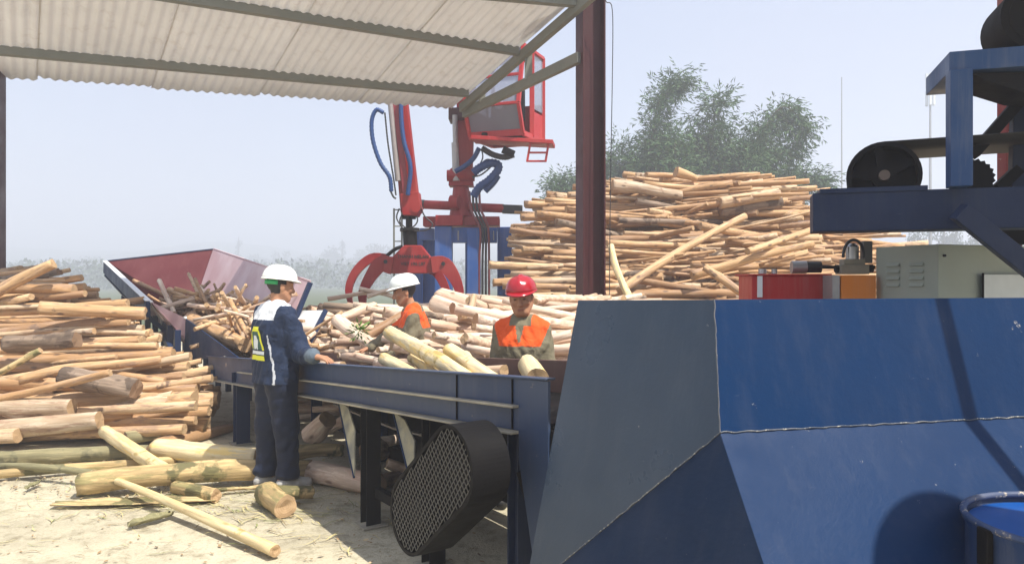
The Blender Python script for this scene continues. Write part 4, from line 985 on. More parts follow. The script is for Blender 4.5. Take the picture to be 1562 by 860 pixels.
# singled-out logs of the right pile
PL = [M['peeled'], M['end']]
custom(P(945, 444, 10.3), P(1136, 330, 11.6), .062, .055, PL, 'long pale pole leaning diagonally across the face of the tall pile', .05, seed=3)
custom(P(1055, 420, 10.4), P(1240, 372, 10.6), .07, .05, PL, 'long pale log slanting gently up to the right, above the red tank', .02, seed=4)
custom(P(932, 375, 10.5), P(962, 462, 9.8), .045, .05, [M['fresh'], M['end']], 'yellowish pole propped steeply against the pile just right of the red post', .03, seed=5)
custom(P(1098, 322, 12.6), P(1192, 309, 12.7), .10, .095, [M['bark'], M['end_dark']], 'thick grey bark log near the right end of the tall pile', .01, .2, seed=6)
custom(P(1098, 310, 12.5), P(1188, 296, 12.6), .10, .095, PL, 'thickest peeled log of the tall pile, resting on the grey bark log', .01, .1, seed=7)
custom(P(934, 284, 12.9), P(1040, 298, 13.0), .115, .075, PL, 'thick tapering log with a flared left end high on the tall pile', .02, .12, seed=8)
custom(P(1031, 262, 13.5), P(1062, 273, 13.6), .095, .06, PL, 'short upturned log end sticking up at the summit of the pile', .02, seed=9)
custom(P(1140, 384, 10.3), P(1235, 352, 10.9), .05, .05, PL, 'pale pole jutting over the red tank beneath the blue beam', .0, seed=10)
custom(P(1075, 408, 10.2), P(1130, 446, 9.9), .055, .05, PL, 'log sloping down to the right in front of the tall pile', .0, seed=12)
custom(P(746, 404, 11.2), P(850, 408, 11.4), .06, .055, PL, 'upper of two poles jutting left over the blue pedestal', .0, seed=13)
custom(P(752, 431, 10.8), P(856, 428, 11.0), .055, .06, PL, 'lower of two poles jutting left over the blue pedestal', .02, seed=14)
custom(P(800, 311, 13.6), P(880, 313, 13.8), .06, .06, PL, 'log overhanging the upper left edge of the tall pile', .0, seed=15)
# --- middle pile behind the conveyor ----------------------------------------------
GM = 'pale logs heaped behind the conveyor'
LM = {'pale': 'pale peeled log heaped behind the conveyor and the two workers', 'bark': 'dark bark-covered log heaped behind the conveyor and the two workers'}
def wall_d(px):
    u = CU(px, .91); return max(3.6, CV(u, .91, 0).y)
def M_top(px): return interp(px, [478, 500, 530, 560, 620, 680, 740, 800, 880], [524, 486, 470, 462, 455, 460, 462, 446, 442])
hm_ = Heap()
def pile_mid(n, dd, fn):
    for i in range(n):
        t = (i + rng.random()) / n; px = rng.uniform(492, 885); py = M_top(px) + 8 + (552 - M_top(px)) * t
        d = wall_d(px) + 1.05 + (552 - py) / 112 * 2.6 + dd + rng.uniform(0, .25)
        kit = 'pale' if rng.random() < .965 else 'bark'; me = kits[kit].pick(rng)
        half = me[1] / 2 * F / d
        px = min(max(px, 484 + half * .85), 960); c = P(px, py, d)
        pt_ = rng.gauss(-.03, .15); ya = rng.gauss(.1, .5); up_ = abs(math.sin(pt_)) * half + me[2] * F / d; py = max(py, M_top(px) + up_ + 4); c = P(px, py, d)
        fn(kit, me, c, ya, pt_)
pile_mid(68, 0, lambda kit, me, c, y, p: put(me, c, y, p, LM[kit], GM, rng))
pile_mid(230, .38, heap_add(hm_)); pile_mid(180, .6, heap_add(hm_))
for i in range(110):                                   # the foot of the heap
    me = kits['pale'].pick(rng); px = rng.uniform(500, 880); d = wall_d(px) + rng.uniform(1.2, 3.2); zz = rng.uniform(.05, .8); q = P(px, 430, d); heap_add(hm_)('pale', me, Vector((q.x, d, zz)), rng.gauss(.1, .4), rng.gauss(0, .06))
hm_.build('heaped_logs', [M['pink_peeled'], M['end'], M['bark'], M['end_dark']])
PP = [M['pink_peeled'], M['end']]
custom(P(672, 452, 8.2), P(792, 498, 7.4), .10, .085, PP, 'thick pale log slanting down to the right between the two workers', .02, seed=21)
custom(P(664, 462, 8.0), P(728, 486, 7.6), .09, .085, PP, 'thick pale log with a blunt end below the right claw of the grapple', .0, seed=22)
custom(P(716, 480, 7.4), P(724, 450, 7.5), .035, .03, PL, 'short stick standing upright in the heap between the two workers', .0, seed=23)
custom(P(512, 535, 7.6), P(625, 474, 7.9), .05, .045, PL, 'brown pole slanting up to the right toward the white helmeted worker', .02, seed=24)
custom(P(496, 494, 8.4), P(572, 466, 8.9), .055, .05, PP, 'pale pole slanting up to the left claw of the grapple', .0, seed=25)
custom(P(515, 488, 7.9), P(585, 540, 7.3), .075, .06, PP, 'pale log sloping down beside the green sprig', .0, seed=26)
for i, (x0, y0, x1, y1) in enumerate(((500, 456, 580, 446), (548, 440, 612, 456), (560, 452, 612, 438))):
    custom(P(x0, y0, 11.6), P(x1, y1, 11.7), .036, .03, PP, 'pale pole seen under the arch of the red grapple, farther back than the heap', .02, seed=90 + i, group='poles behind the grapple')
# --- logs in the trough and on the conveyor ----------------------------------------
GT = 'small peeled logs heaped in the loading trough'
ht = Heap()
def trough(n, dz, fn):
    for i in range(n):
        u = rng.uniform(-4.9, -.25); v = rng.uniform(.30, .92)
        top = interp(u, [-5, -3.6, -2, -.8, 0], [.12, .50, .56, .42, .32])
        z = zf(u) + dz * top + rng.uniform(-.05, .06); me = kits['small'].pick(rng)
        pitch = rng.gauss(0, .28); yaw = math.atan2(-.818, .575) + rng.gauss(0, .75 if v > .5 else .25)
        c = CV(u, v, z); fn('small', me, c, yaw, pitch)
trough(38, 1.0, lambda kit, me, c, y, p: put(me, c, y, p, 'small thin peeled log in the tangle heaped in the red trough', GT, rng))
trough(120, .8, heap_add(ht)); trough(120, .5, heap_add(ht)); trough(60, .2, heap_add(ht))
ht.build('heaped_logs', [M['peeled'], M['end'], M['bark'], M['end_dark']])
SP = [M['peeled'], M['end']]
custom(P(204, 428, 11.4), P(268, 460, 10.4), .032, .03, SP, 'long pole leaning from the left corner of the trough into its heap', .02, seed=31)
custom(P(243, 428, 10.6), P(266, 478, 10.0), .034, .03, PP, 'pale pole standing steeply at the near end of the trough', .0, seed=32)
custom(P(258, 442, 10.8), P(295, 462, 10.4), .045, .04, SP, 'short thick stick at the upper left of the trough heap', .0, seed=33)
custom(P(292, 486, 9.4), P(374, 526, 8.0), .09, .08, SP, 'thick tan log lying along the near lip of the trough', .03, seed=34)
custom(P(240, 472, 10.0), P(300, 454, 10.3), .034, .03, PP, 'pale stick lying crosswise at the near corner of the trough', .0, seed=35)
GC = 'small logs riding on the conveyor'
for i in range(9):
    u = rng.uniform(.2, 3.4); v = rng.uniform(.2, .8); me = kits['small_pale'].pick(rng)
    put(me, CV(u, v, ztop(u) - .10 + rng.uniform(0, .07)), math.atan2(-.818, .575) + rng.gauss(0, .25), rng.gauss(.03, .05), 'pale log riding on the belt between the conveyor sides', GC, rng)
YL = [M['fresh'], M['end']]
def onb(px, py, v): 
    u = CU(px, v); q = CV(u, v, 0); return P(px, py, q.y)
custom(onb(594, 507, .55), onb(728, 588, .14), .052, .047, YL, 'longest yellow log on the conveyor, bent, reaching up to the white helmeted worker', .05, seed=41)
custom(onb(686, 533, .45), onb(776, 592, .12), .045, .04, YL, 'straight yellow log on the conveyor just left of the red helmeted worker', .01, seed=42)
custom(onb(586, 547, .35), onb(652, 582, .10), .045, .038, YL, 'pale yellow log end resting on the near conveyor side, leftmost of four', .0, seed=43)
custom(onb(628, 546, .45), onb(690, 588, .14), .034, .03, YL, 'short deep yellow log between the leftmost and the longest yellow logs', .0, seed=44)
custom(onb(806, 558, .62), onb(820, 580, .52), .062, .068, YL, 'tapered yellow stump on the conveyor in front of the red helmeted worker', .0, seed=45)
# --- left pile ---------------------------------------------------------------------
GL = 'tan logs stacked in the left pile'
LL = {'big': 'thickset peeled tan log lying in the left log pile', 'tan': 'thick peeled tan log lying in the left log pile', 'thin': 'thin peeled pole lying in the left log pile', 'bark': 'dark bark-covered log lying in the left log pile'}
def L_right(py): return interp(py, [420, 440, 470, 475, 500, 530, 560, 600, 640, 690], [85, 115, 150, 185, 215, 240, 275, 325, 325, 250])
def L_d(py): return interp(py, [415, 690], [9.3, 6.95])
hl_ = Heap()
def pile_left(n, dd, fn):
    for i in range(n):
        py = 424 + (672 - 424) * ((i + rng.random()) / n)
        kit = 'big' if rng.random() < (.22 if py < 560 else .6) else 'tan' if rng.random() < .6 else ('thin' if rng.random() < .86 else 'bark'); me = kits[kit].pick(rng)
        d = L_d(py) + dd + rng.uniform(-.05, .15); half = me[1] / 2 * F / d
        endpx = min(L_right(py), L_right(py) - abs(rng.gauss(0, 45)) + 18) if rng.random() < .75 else rng.uniform(0, 120)
        c = P(endpx - half, py, d); c.z = max(c.z, .07)
        fn(kit, me, c, rng.gauss(.04, .18), rng.gauss(.06, .075))
pile_left(40, 0, lambda kit, me, c, y, p: put(me, c, y, p, LL[kit], GL, rng))
pile_left(95, .2, heap_add(hl_)); pile_left(70, .5, heap_add(hl_)); pile_left(40, .9, heap_add(hl_))
hl_.build('heaped_logs', [M['peeled'], M['end'], M['bark'], M['end_dark']])
custom(P(-60, 476, 8.75), P(82, 402, 8.85), .075, .06, PL, 'pole sticking up at a slant from the top of the left pile', .02, seed=51)
custom(P(60, 470, 8.3), P(222, 478, 8.6), .075, .07, PL, 'tan log of the left pile reaching right in front of the trough legs', .01, seed=52)
custom(P(-40, 620, 7.25), P(110, 621, 7.2), .085, .085, PL, 'thick tan log with a square cut end low in the left pile', .0, .08, seed=53)
custom(P(-50, 660, 7.05), P(152, 640, 7.1), .095, .085, PL, 'thickest tan log at the front of the left pile', .0, .08, seed=54)
custom(P(120, 634, 7.3), P(206, 630, 7.4), .085, .08, PL, 'tan log butted behind the thickest log of the left pile', .0, .08, seed=55)
custom(P(-30, 614, 7.2), P(168, 568, 7.1), .042, .035, PL, 'bent slim pole slanting up across the front of the left pile', .05, seed=56)
custom(P(198, 603, 7.7), P(334, 610, 7.9), .10, .10, PL, 'thick rust-tan log ending at the conveyor leg, right end of the left pile', .0, .1, seed=57)
custom(P(206, 626, 7.5), P(316, 650, 7.5), .09, .085, PL, 'thick log slanting down to the right under the rust-tan log', .0, .1, seed=58)
custom(P(30, 580, 7.5), P(246, 548, 8.0), .05, .045, PL, 'long slim log crossing the middle of the left pile', .04, seed=59)
custom(P(96, 574, 7.5), P(208, 594, 7.4), .105, .10, [M['bark'], M['end_dark']], 'stout grey bark log wedged in the middle of the left pile', .0, .25, seed=60)
custom(P(10, 524, 8.0), P(118, 518, 7.9), .085, .085, [M['bark'], M['end_dark']], 'short dark bark log with a frayed end in the left pile', .0, .3, seed=61)
custom(P(-30, 585, 7.3), P(62, 534, 7.25), .035, .03, [M['yellow'], M['end']], 'yellow stick slanting up at the left edge of the left pile', .0, seed=62)
# --- logs on the ground ---------------------------------------------------------------
def gl(px, py, r): return G(px, py + 0.0, r)
YB = [M['yellow'], M['end']]
def front(a, b2, r0, r1, mats, label, bend=.0, lump=.14, seed=0, lift=(0, 0), hollow=False):
    p0 = G(*a, r0 + lift[0]); p1 = G(*b2, r1 + lift[1]); return custom(p0, p1, r0, r1, mats, label, bend, lump, seed, hollow)
front((120, 740), (474, 716), .085, .082, YB, 'thick yellow-barked log on the ground behind the feet of the man in navy', .055, .16, 71)
front((142, 720), (420, 840), .024, .036, [M['fresh'], M['end']], 'long peeled pole lying nearest the camera on the bare ground', .02, .12, 72, (.10, .012), True)
front((-40, 712), (146, 722), .030, .026, [M['green_bark'], M['end']], 'slim greenish branch at the left edge, joining the nearest pole', .03, .2, 73, (.02, .08))
front((238, 684), (396, 700), .085, .09, [M['fresh'], M['end']], 'pale bulky log lying behind the yellow-barked log', .0, .1, 74, (.03, .03))
front((160, 658), (258, 722), .062, .055, [M['fresh'], M['end']], 'debarked log with a strip of bark hanging, sloping toward the yellow-barked log', .0, .16, 75, (.14, .05))
front((-40, 728), (268, 702), .036, .042, YB, 'slender tan pole lying flat at the left behind the branch', .02, .14, 76)
front((-40, 700), (226, 688), .068, .06, [M['green_bark'], M['end_dark']], 'mossy green barked log on the ground at the foot of the left pile', .0, .22, 77)
front((268, 742), (330, 756), .05, .05, YB, 'short log end poking out under the yellow-barked log', .0, .16, 78, (0, 0), True)
front((404, 752), (436, 772), .075, .078, YB, 'short stub with a hollow rotten end under the shoes of the man in navy', .0, .2, 79, (0, 0), True)
front((416, 752), (476, 750), .05, .045, YB, 'frayed bark piece lying on top of the hollow stub', .0, .3, 80, (.06, .02))
front((478, 718), (578, 740), .085, .085, [M['pink_peeled'], M['end_dark']], 'pinkish log lying under the conveyor beside the steel leg', .0, .12, 81)
front((448, 692), (522, 686), .060, .055, YB, 'yellow log end poking out from under the conveyor behind the man in navy', .02, .25, 82, (.1, .1))
front((190, 668), (240, 662), .06, .055, [M['green_bark'], M['end_dark']], 'dark mossy log under the raised end of the debarked log', .0, .2, 83, (.05, .05))
front((240, 680), (352, 652), .07, .045, PL, 'tapering tan log with a splintered tip beside the conveyor leg', .0, .16, 84)
front((474, 664), (500, 640), .09, .08, PP, 'short pinkish log end standing tilted in the dark under the conveyor', .0, .16, 85, (.12, .3))
front((500, 655), (528, 640), .05, .05, PP, 'slim pinkish log beside the tilted log end under the conveyor', .0, .16, 86, (.12, .26))
front((560, 690), (580, 684), .085, .085, [M['bark'], M['end_dark']], 'dark log seen end-on in the shadow under the conveyor', .0, .16, 87, (.15, .15), True)
front((560, 740), (640, 716), .05, .05, [M['bark'], M['end_dark']], 'grey log lying in shadow behind the middle conveyor leg', .0, .25, 88)
front((590, 706), (640, 722), .04, .035, PP, 'thin pinkish pole in shadow between two conveyor legs', .0, .16, 89, (.12, .02))
# bark, splinters and litter
bl = MB(); rg = random.Random(5)
def sliver(mb, p, L, w_, yaw, curl, lift=.004):
    d = Vector((math.cos(yaw), math.sin(yaw), 0)); s = Vector((-d.y, d.x, 0)); pts = []
    n_ = 6
    for i in range(n_ + 1):
        t = i / n_ - .5; q = p + d * L * t + s * (curl * L * (t * t - .08)) + eZ * (lift + abs(noise.noise((p.x * 5, p.y * 5, t * 2))) * .03)
        ww = w_ * (1 - abs(t) * 1.3) * .5
        pts += [q + s * ww, q - s * ww]
    mb.add(pts, [(2 * i, 2 * i + 1, 2 * i + 3, 2 * i + 2) for i in range(n_)], rg.choice((0, 0, 1, 2)), True)
for i in range(650):
    c = rg.random()
    if c < .55: p = G(rg.gauss(270, 110), rg.uniform(725, 785), 0)
    elif c < .8: p = G(rg.uniform(-20, 620), rg.uniform(700, 850), 0)
    else: p = G(rg.gauss(430, 60), rg.uniform(740, 800), 0)
    sliver(bl, p, rg.uniform(.04, .28), rg.uniform(.003, .010), rg.gauss(0.1, .7), rg.uniform(-.8, .8))
tag(bl.build('bark_litter', [plain('straw_fibre', (.52, .44, .20), .9), plain('brown_fibre', (.22, .16, .08), .9), plain('green_fibre', (.20, .22, .07), .9)], fix=False), kind='stuff')
for a, b2, wd, lab, mt in (((80, 772), (330, 764), .16, 'broad yellow bark sheet peeled off and lying flat in front of the yellow-barked log', 'yellow'), ((196, 806), (262, 788), .09, 'curled dark-backed bark piece standing on edge on the bare ground', 'green_bark'), ((330, 752), (470, 742), .05, 'ragged strip of fibrous bark trailing toward the shoes of the man in navy', 'yellow'), ((40, 748), (60, 738), .05, 'small green leafy bark scrap at the left of the bare ground', 'green_bark')):
    p0, p1 = G(*a, .01), G(*b2, .01); d = (p1 - p0); s = Vector((-d.y, d.x, 0)).normalized(); sb_ = MB(); n_ = 16; mm = 6
    for i in range(n_ + 1):
        t = i / n_
        for j in range(mm + 1):
            k = j / mm - .5; ww = wd * (.55 + .45 * math.sin(math.pi * t)) * (1 + .5 * noise.noise((t * 5, j, wd * 50)))
            sb_.v.append(tuple(p0 + d * t + s * k * ww + eZ * (.006 + (.35 if wd < .1 else .06) * wd * (k * 2) ** 2 + .02 * abs(noise.noise((t * 4, k * 2, wd * 90))))))
    for i in range(n_):
        for j in range(mm): a_i = i * (mm + 1) + j; sb_.f.append([a_i, a_i + 1, a_i + mm + 2, a_i + mm + 1]); sb_.m.append(0); sb_.sm.append(True)
    ob = sb_.build('bark_strip', M[mt]); tag(ob, lab, 'bark'); ob.modifiers.new('s', 'SOLIDIFY').thickness = .006
ch = MB(); rg = random.Random(23)                       # bark chips trodden into the ground round the logs and the conveyor legs
for i in range(1300):
    c = rg.random()
    if c < .45: p = G(rg.gauss(150, 150), rg.uniform(690, 760), 0)
    elif c < .8: p = CV(rg.uniform(-1, 5), rg.gauss(.3, .45), 0)
    else: p = G(rg.uniform(-40, 700), rg.uniform(690, 870), 0)
    a = rg.uniform(0, 6.28); L = rg.uniform(.008, .032) * (1 if c < .8 else .7); w_ = L * rg.uniform(.25, .6); d = Vector((math.cos(a), math.sin(a), rg.gauss(0, .12))); s = Vector((-d.y, d.x, rg.gauss(0, .2)))
    p = p + eZ * (.006 + rg.random() * .006); b0_ = len(ch.v); ch.v += [tuple(p - d * L), tuple(p + s * w_), tuple(p + d * L * rg.uniform(.6, 1)), tuple(p - s * w_)]; ch.f.append([b0_, b0_ + 1, b0_ + 2, b0_ + 3]); ch.m.append(rg.choice((0, 0, 1, 2))); ch.sm.append(False)
tag(ch.build('bark_chips', [plain('brown_chip', (.30, .20, .10), .9), plain('tan_chip', (.46, .35, .20), .9), plain('dark_chip', (.18, .13, .08), .9)], fix=False), kind='stuff')
# green sprig on the heap
sp = MB(); c = P(548, 505, 7.3); rg = random.Random(9)
for i in range(70):
    d = Vector((rg.gauss(0, 1), rg.gauss(0, .6), rg.gauss(.2, .7))).normalized(); q = c + d * rg.uniform(.01, .11); s = d.cross(Vector((rg.random(), rg.random(), rg.random()))).normalized() * .012
    sp.add([q, q + d * .025 + s, q + d * .06, q + d * .025 - s], [(0, 1, 2, 3)], 0)
sp.tube([c - Vector((.05, 0, .07)), c, c + Vector((.05, 0, .05))], .004, 5)
tag(sp.build('leafy_sprig', plain('sprig_green', (.13, .22, .04), .7, 0, .4), fix=False), 'small green leafy sprig lying on the pale log heap', 'sprig')
# ------------------------------------------------------------------ trees
m_leaf = plain('bamboo_leaf_green', (.042, .10, .024), .7, 0, .55, .9)
m_leaf2 = plain('far_leaf_green', (.05, .075, .04), .8, 0, .5, .5)
m_bark = plain('tree_bark', (.10, .085, .06), .9, 0, .3, 3)
def leaf(mb, q, d, L, w_, rg):
    s = d.cross(Vector((rg.gauss(0, 1), rg.gauss(0, 1), rg.gauss(0, 1)))).normalized() * w_
    b = len(mb.v); mb.v += [tuple(q), tuple(q + d * L * .5 + s), tuple(q + d * L), tuple(q + d * L * .5 - s)]; mb.f.append([b, b + 1, b + 2, b + 3]); mb.m.append(0); mb.sm.append(False)
def bamboo(label, base, plumes, seed, dens=1.0, cat='tree', name='bamboo_clump'):
    """plumes: lists of points (root ... tip) of arching culms; leaves hang in clumps along the outer part."""
    rg = random.Random(seed); e = empty(name, base, label, cat)
    tr_ = MB(); cr_ = MB()
    for pts, spread in plumes:
        c = bez(pts, 26); n_ = len(c)
        tr_.tube(c, .05, 6, rs=[.09 * (1 - .85 * i / (n_ - 1)) for i in range(n_)])
        for i in range(6, n_):
            t = i / (n_ - 1); amp = 1.2 * spread * (1.15 - .75 * t)
            if rg.random() < .10: continue
            for k in range(int(20 * dens)):
                o = Vector((rg.gauss(0, 1), rg.gauss(0, 1), rg.gauss(0, .8))) * amp * .5; q = c[i] + o
                dirv = (c[min(i + 1, n_ - 1)] - c[i - 1]).normalized()
                tw = (dirv * .6 + Vector((rg.gauss(0, .8), rg.gauss(0, .8), -.25 + rg.gauss(0, .5)))).normalized()
                for j in range(9):
                    d = (tw + Vector((rg.gauss(0, .5), rg.gauss(0, .5), -.4 + rg.gauss(0, .4)))).normalized()
                    leaf(cr_, q + tw * rg.uniform(0, .9), d, rg.uniform(.17, .34), rg.uniform(.017, .034), rg)
    tr_.build('trunk', m_bark, e); cr_.build('crown', m_leaf, e, fix=False)
    return e
DB = 34.0
def T(px, py, dd=0.0): return P(px, py, DB + dd)
rgp = random.Random(3); root0 = P(1070, 440, DB); root0.z = 0
def culm(px, py, x0, mids, spread, dd=0):
    b = Vector((P(x0, 440, DB).x, DB + dd, 0)); return ([b] + [T(a, c, dd) for a, c in mids] + [T(px, py, dd)], spread)
pl_ = [culm(1042, 119, 1000, [(985, 300), (994, 215), (1008, 150)], .5), culm(1030, 130, 1000, [(990, 290), (1000, 200), (1012, 155)], .5, .3),
       culm(1098, 150, 1070, [(1075, 300), (1085, 220), (1092, 170)], .6), culm(1228, 200, 1130, [(1120, 300), (1150, 225), (1190, 165), (1218, 178)], .5), culm(1215, 222, 1130, [(1120, 300), (1165, 205), (1200, 172)], .42, .4),
       culm(1180, 250, 1110, [(1100, 300), (1125, 240), (1158, 225)], .65), culm(1210, 235, 1110, [(1110, 300), (1140, 250), (1180, 230)], .6)]
for i in range(15):
    x = rgp.uniform(985, 1140); pl_.append(culm(x + rgp.uniform(-30, 40), rgp.uniform(185, 250), 1040 + rgp.uniform(-40, 60), [(x, 330), (x + rgp.uniform(-10, 15), 262)], rgp.uniform(.8, 1.2), rgp.uniform(-1, 1.2)))
bamboo('tall feathery bamboo clump with arching plumes rising behind the tall log pile', root0, pl_, 4, .85)
b0 = P(945, 440, DB + 2); b0.z = 0
bamboo('lower bushy bamboo seen just right of the red post above the log pile', b0, [([Vector((P(x0, 440, DB).x, DB + 1.5, 0)), T(x, 320, 1.5), T(x + dx, y, 1.5)], 1.0) for x0, x, dx, y in ((940, 935, 5, 225), (950, 955, 15, 235), (930, 925, -5, 245), (960, 965, 12, 260), (945, 945, 0, 250), (975, 980, 10, 250))], 8, .8)
b1 = P(1190, 440, DB + 2); b1.z = 0
bamboo('low spray of bamboo tips showing over the right end of the log pile', b1, [([Vector((P(1180, 440, DB).x, DB + 2, 0)), T(1185, 320, 2), T(x, y + 12, 2), T(x + 25, y, 2)], .6) for x, y in ((1190, 262), (1215, 272), (1228, 276), (1170, 268))], 9, .6)
b2_ = P(862, 440, DB + 2); b2_.z = 0
bamboo('small shrub top showing left of the red post above the log pile', b2_, [([Vector((P(862, 440, DB).x, DB + 2, 0)), T(862, 320, 2), T(x, y, 2)], .7) for x, y in ((852, 284), (866, 280), (880, 284))], 10, .6, 'shrub', 'shrub')
def far_tree(name, label, px, top, d, wpx, seed, group, shape='round'):
    rg = random.Random(seed); b = P(px, 430, d); b.z = -.5; zt_ = P(px, top, d).z; wd = wpx / F * d / 2; e = empty(name, b, label, 'tree', group)
    t = MB().tube([b, b + Vector((rg.uniform(-.3, .3), 0, (zt_ - b.z) * .5)), Vector((b.x, b.y, zt_ - .4))], .2, 7, rs=[.8, .5, .15])
    cr_ = MB(); hgt = zt_ - b.z; blobs = []
    for k in range(13):
        f_ = rg.uniform(.35, 1) if shape == 'round' else rg.uniform(.15, 1)
        ww = wd * (math.sin(math.pi * min(1, (f_ - .1) * .95)) ** .6 if shape == 'round' else 1.05 - f_ * .95)
        blobs.append((b + Vector((rg.uniform(-1, 1) * ww * .8, rg.uniform(-1, 1) * ww * .6, hgt * f_ * .94)), wd * rg.uniform(.28, .5) * (1.1 - .4 * f_)))
    for c, r in blobs:
        t.tube([Vector((b.x, b.y, b.z + (c.z - b.z) * .7)), c], .06, 5, rs=[.25, .08])
        for k in range(110):
            v = Vector((rg.gauss(0, 1), rg.gauss(0, 1), rg.gauss(0, 1))).normalized() * r * rg.uniform(.5, 1.1); d_ = Vector((rg.gauss(0, 1), rg.gauss(0, 1), rg.gauss(-.3, .8))).normalized()
            leaf(cr_, c + v, d_, r * .42, r * .13, rg)
    t.build('trunk', m_bark, e); cr_.build('crown', m_leaf2, e, fix=False)
GFT = 'trees fading into the haze'
for i, (px, top, d, wpx, shp) in enumerate(((364, 360, 62, 26, 'spire'), (390, 392, 70, 60, 'round'), (425, 384, 66, 58, 'round'), (462, 396, 60, 70, 'round'), (498, 380, 64, 62, 'round'), (522, 364, 62, 30, 'spire'), (552, 386, 66, 66, 'round'), (585, 372, 60, 60, 'round'), (615, 378, 66, 50, 'round'), (520, 420, 44, 80, 'round'), (580, 425, 44, 80, 'round'), (440, 430, 46, 80, 'round'))):
    far_tree('hazy_tree', 'slim pointed tree, a faint grey shape in the haze beyond the trough' if shp == 'spire' else 'round tree, a faint grey-green shape in the haze beyond the trough', px, top, d * 5.6, wpx, 60 + i, GFT, shp)
for i, (px, top, d, wpx) in enumerate(((18, 408, 50, 70), (70, 398, 52, 60), (130, 396, 58, 70), (190, 410, 60, 70))):
    far_tree('hazy_tree', 'faint round tree in the haze above the left log pile', px, top, d * 5.6, wpx, 80 + i, 'faint trees above the left pile')
for i, (px, top, d, wpx) in enumerate(((1395, 352, 40, 60), (1440, 348, 44, 70), (1490, 350, 42, 70))):
    far_tree('hazy_tree', 'pale green tree glimpsed between the cabinet top and the blue beam', px, top, d * 3, wpx, 90 + i, 'pale trees above the cabinet')
ms1 = MB(); q = P(1284, 300, 85); ms1.cyl(Vector((q.x, 85, 0)), Vector((q.x, 85, P(0, 118, 85).z)), .13, .06, n=8)
tag(ms1.build('radio_mast', M['grey_cyl']), 'thin needle-like mast fading into the sky left of the drive pulley', 'mast')
ms2 = empty('antenna_mast', P(1419, 430, 85).xy.to_3d(), 'antenna mast with a cluster of panels near its top, faint in the sky', 'mast')
q = P(1419, 300, 85); MB().cyl(Vector((q.x, 85, 0)), Vector((q.x, 85, P(0, 116, 85).z)), .22, .1, n=8).build('pole', M['grey_cyl'], ms2)
for k in range(6):
    a = k * math.pi / 3
    for z in (124, 150): MB().box(Vector((q.x + .42 * math.cos(a), 85 + .42 * math.sin(a), P(0, z, 85).z)), (.22, .22, 1.7)).build('antenna_panel', M['white'], ms2)

ug = MB(); rg = random.Random(17)
for i in range(900):
    d = rg.uniform(140, 380); px = rg.uniform(-60, 800) if i < 640 else rg.uniform(1300, 1700)
    c = P(px, 430, d); c.z = 0; hh = rg.uniform(.9, 2.8) * (d / 60) ** .8; r = hh * rg.uniform(.5, .9)
    for k in range(48):
        v = Vector((rg.gauss(0, .45) * r, rg.gauss(0, .45) * r, hh * rg.random() ** .7)); leaf(ug, c + v, Vector((rg.gauss(0, 1), rg.gauss(0, 1), rg.gauss(.3, .8))).normalized(), hh * .2, hh * .07, rg)
tag(ug.build('undergrowth', m_leaf2, fix=False), kind='stuff')
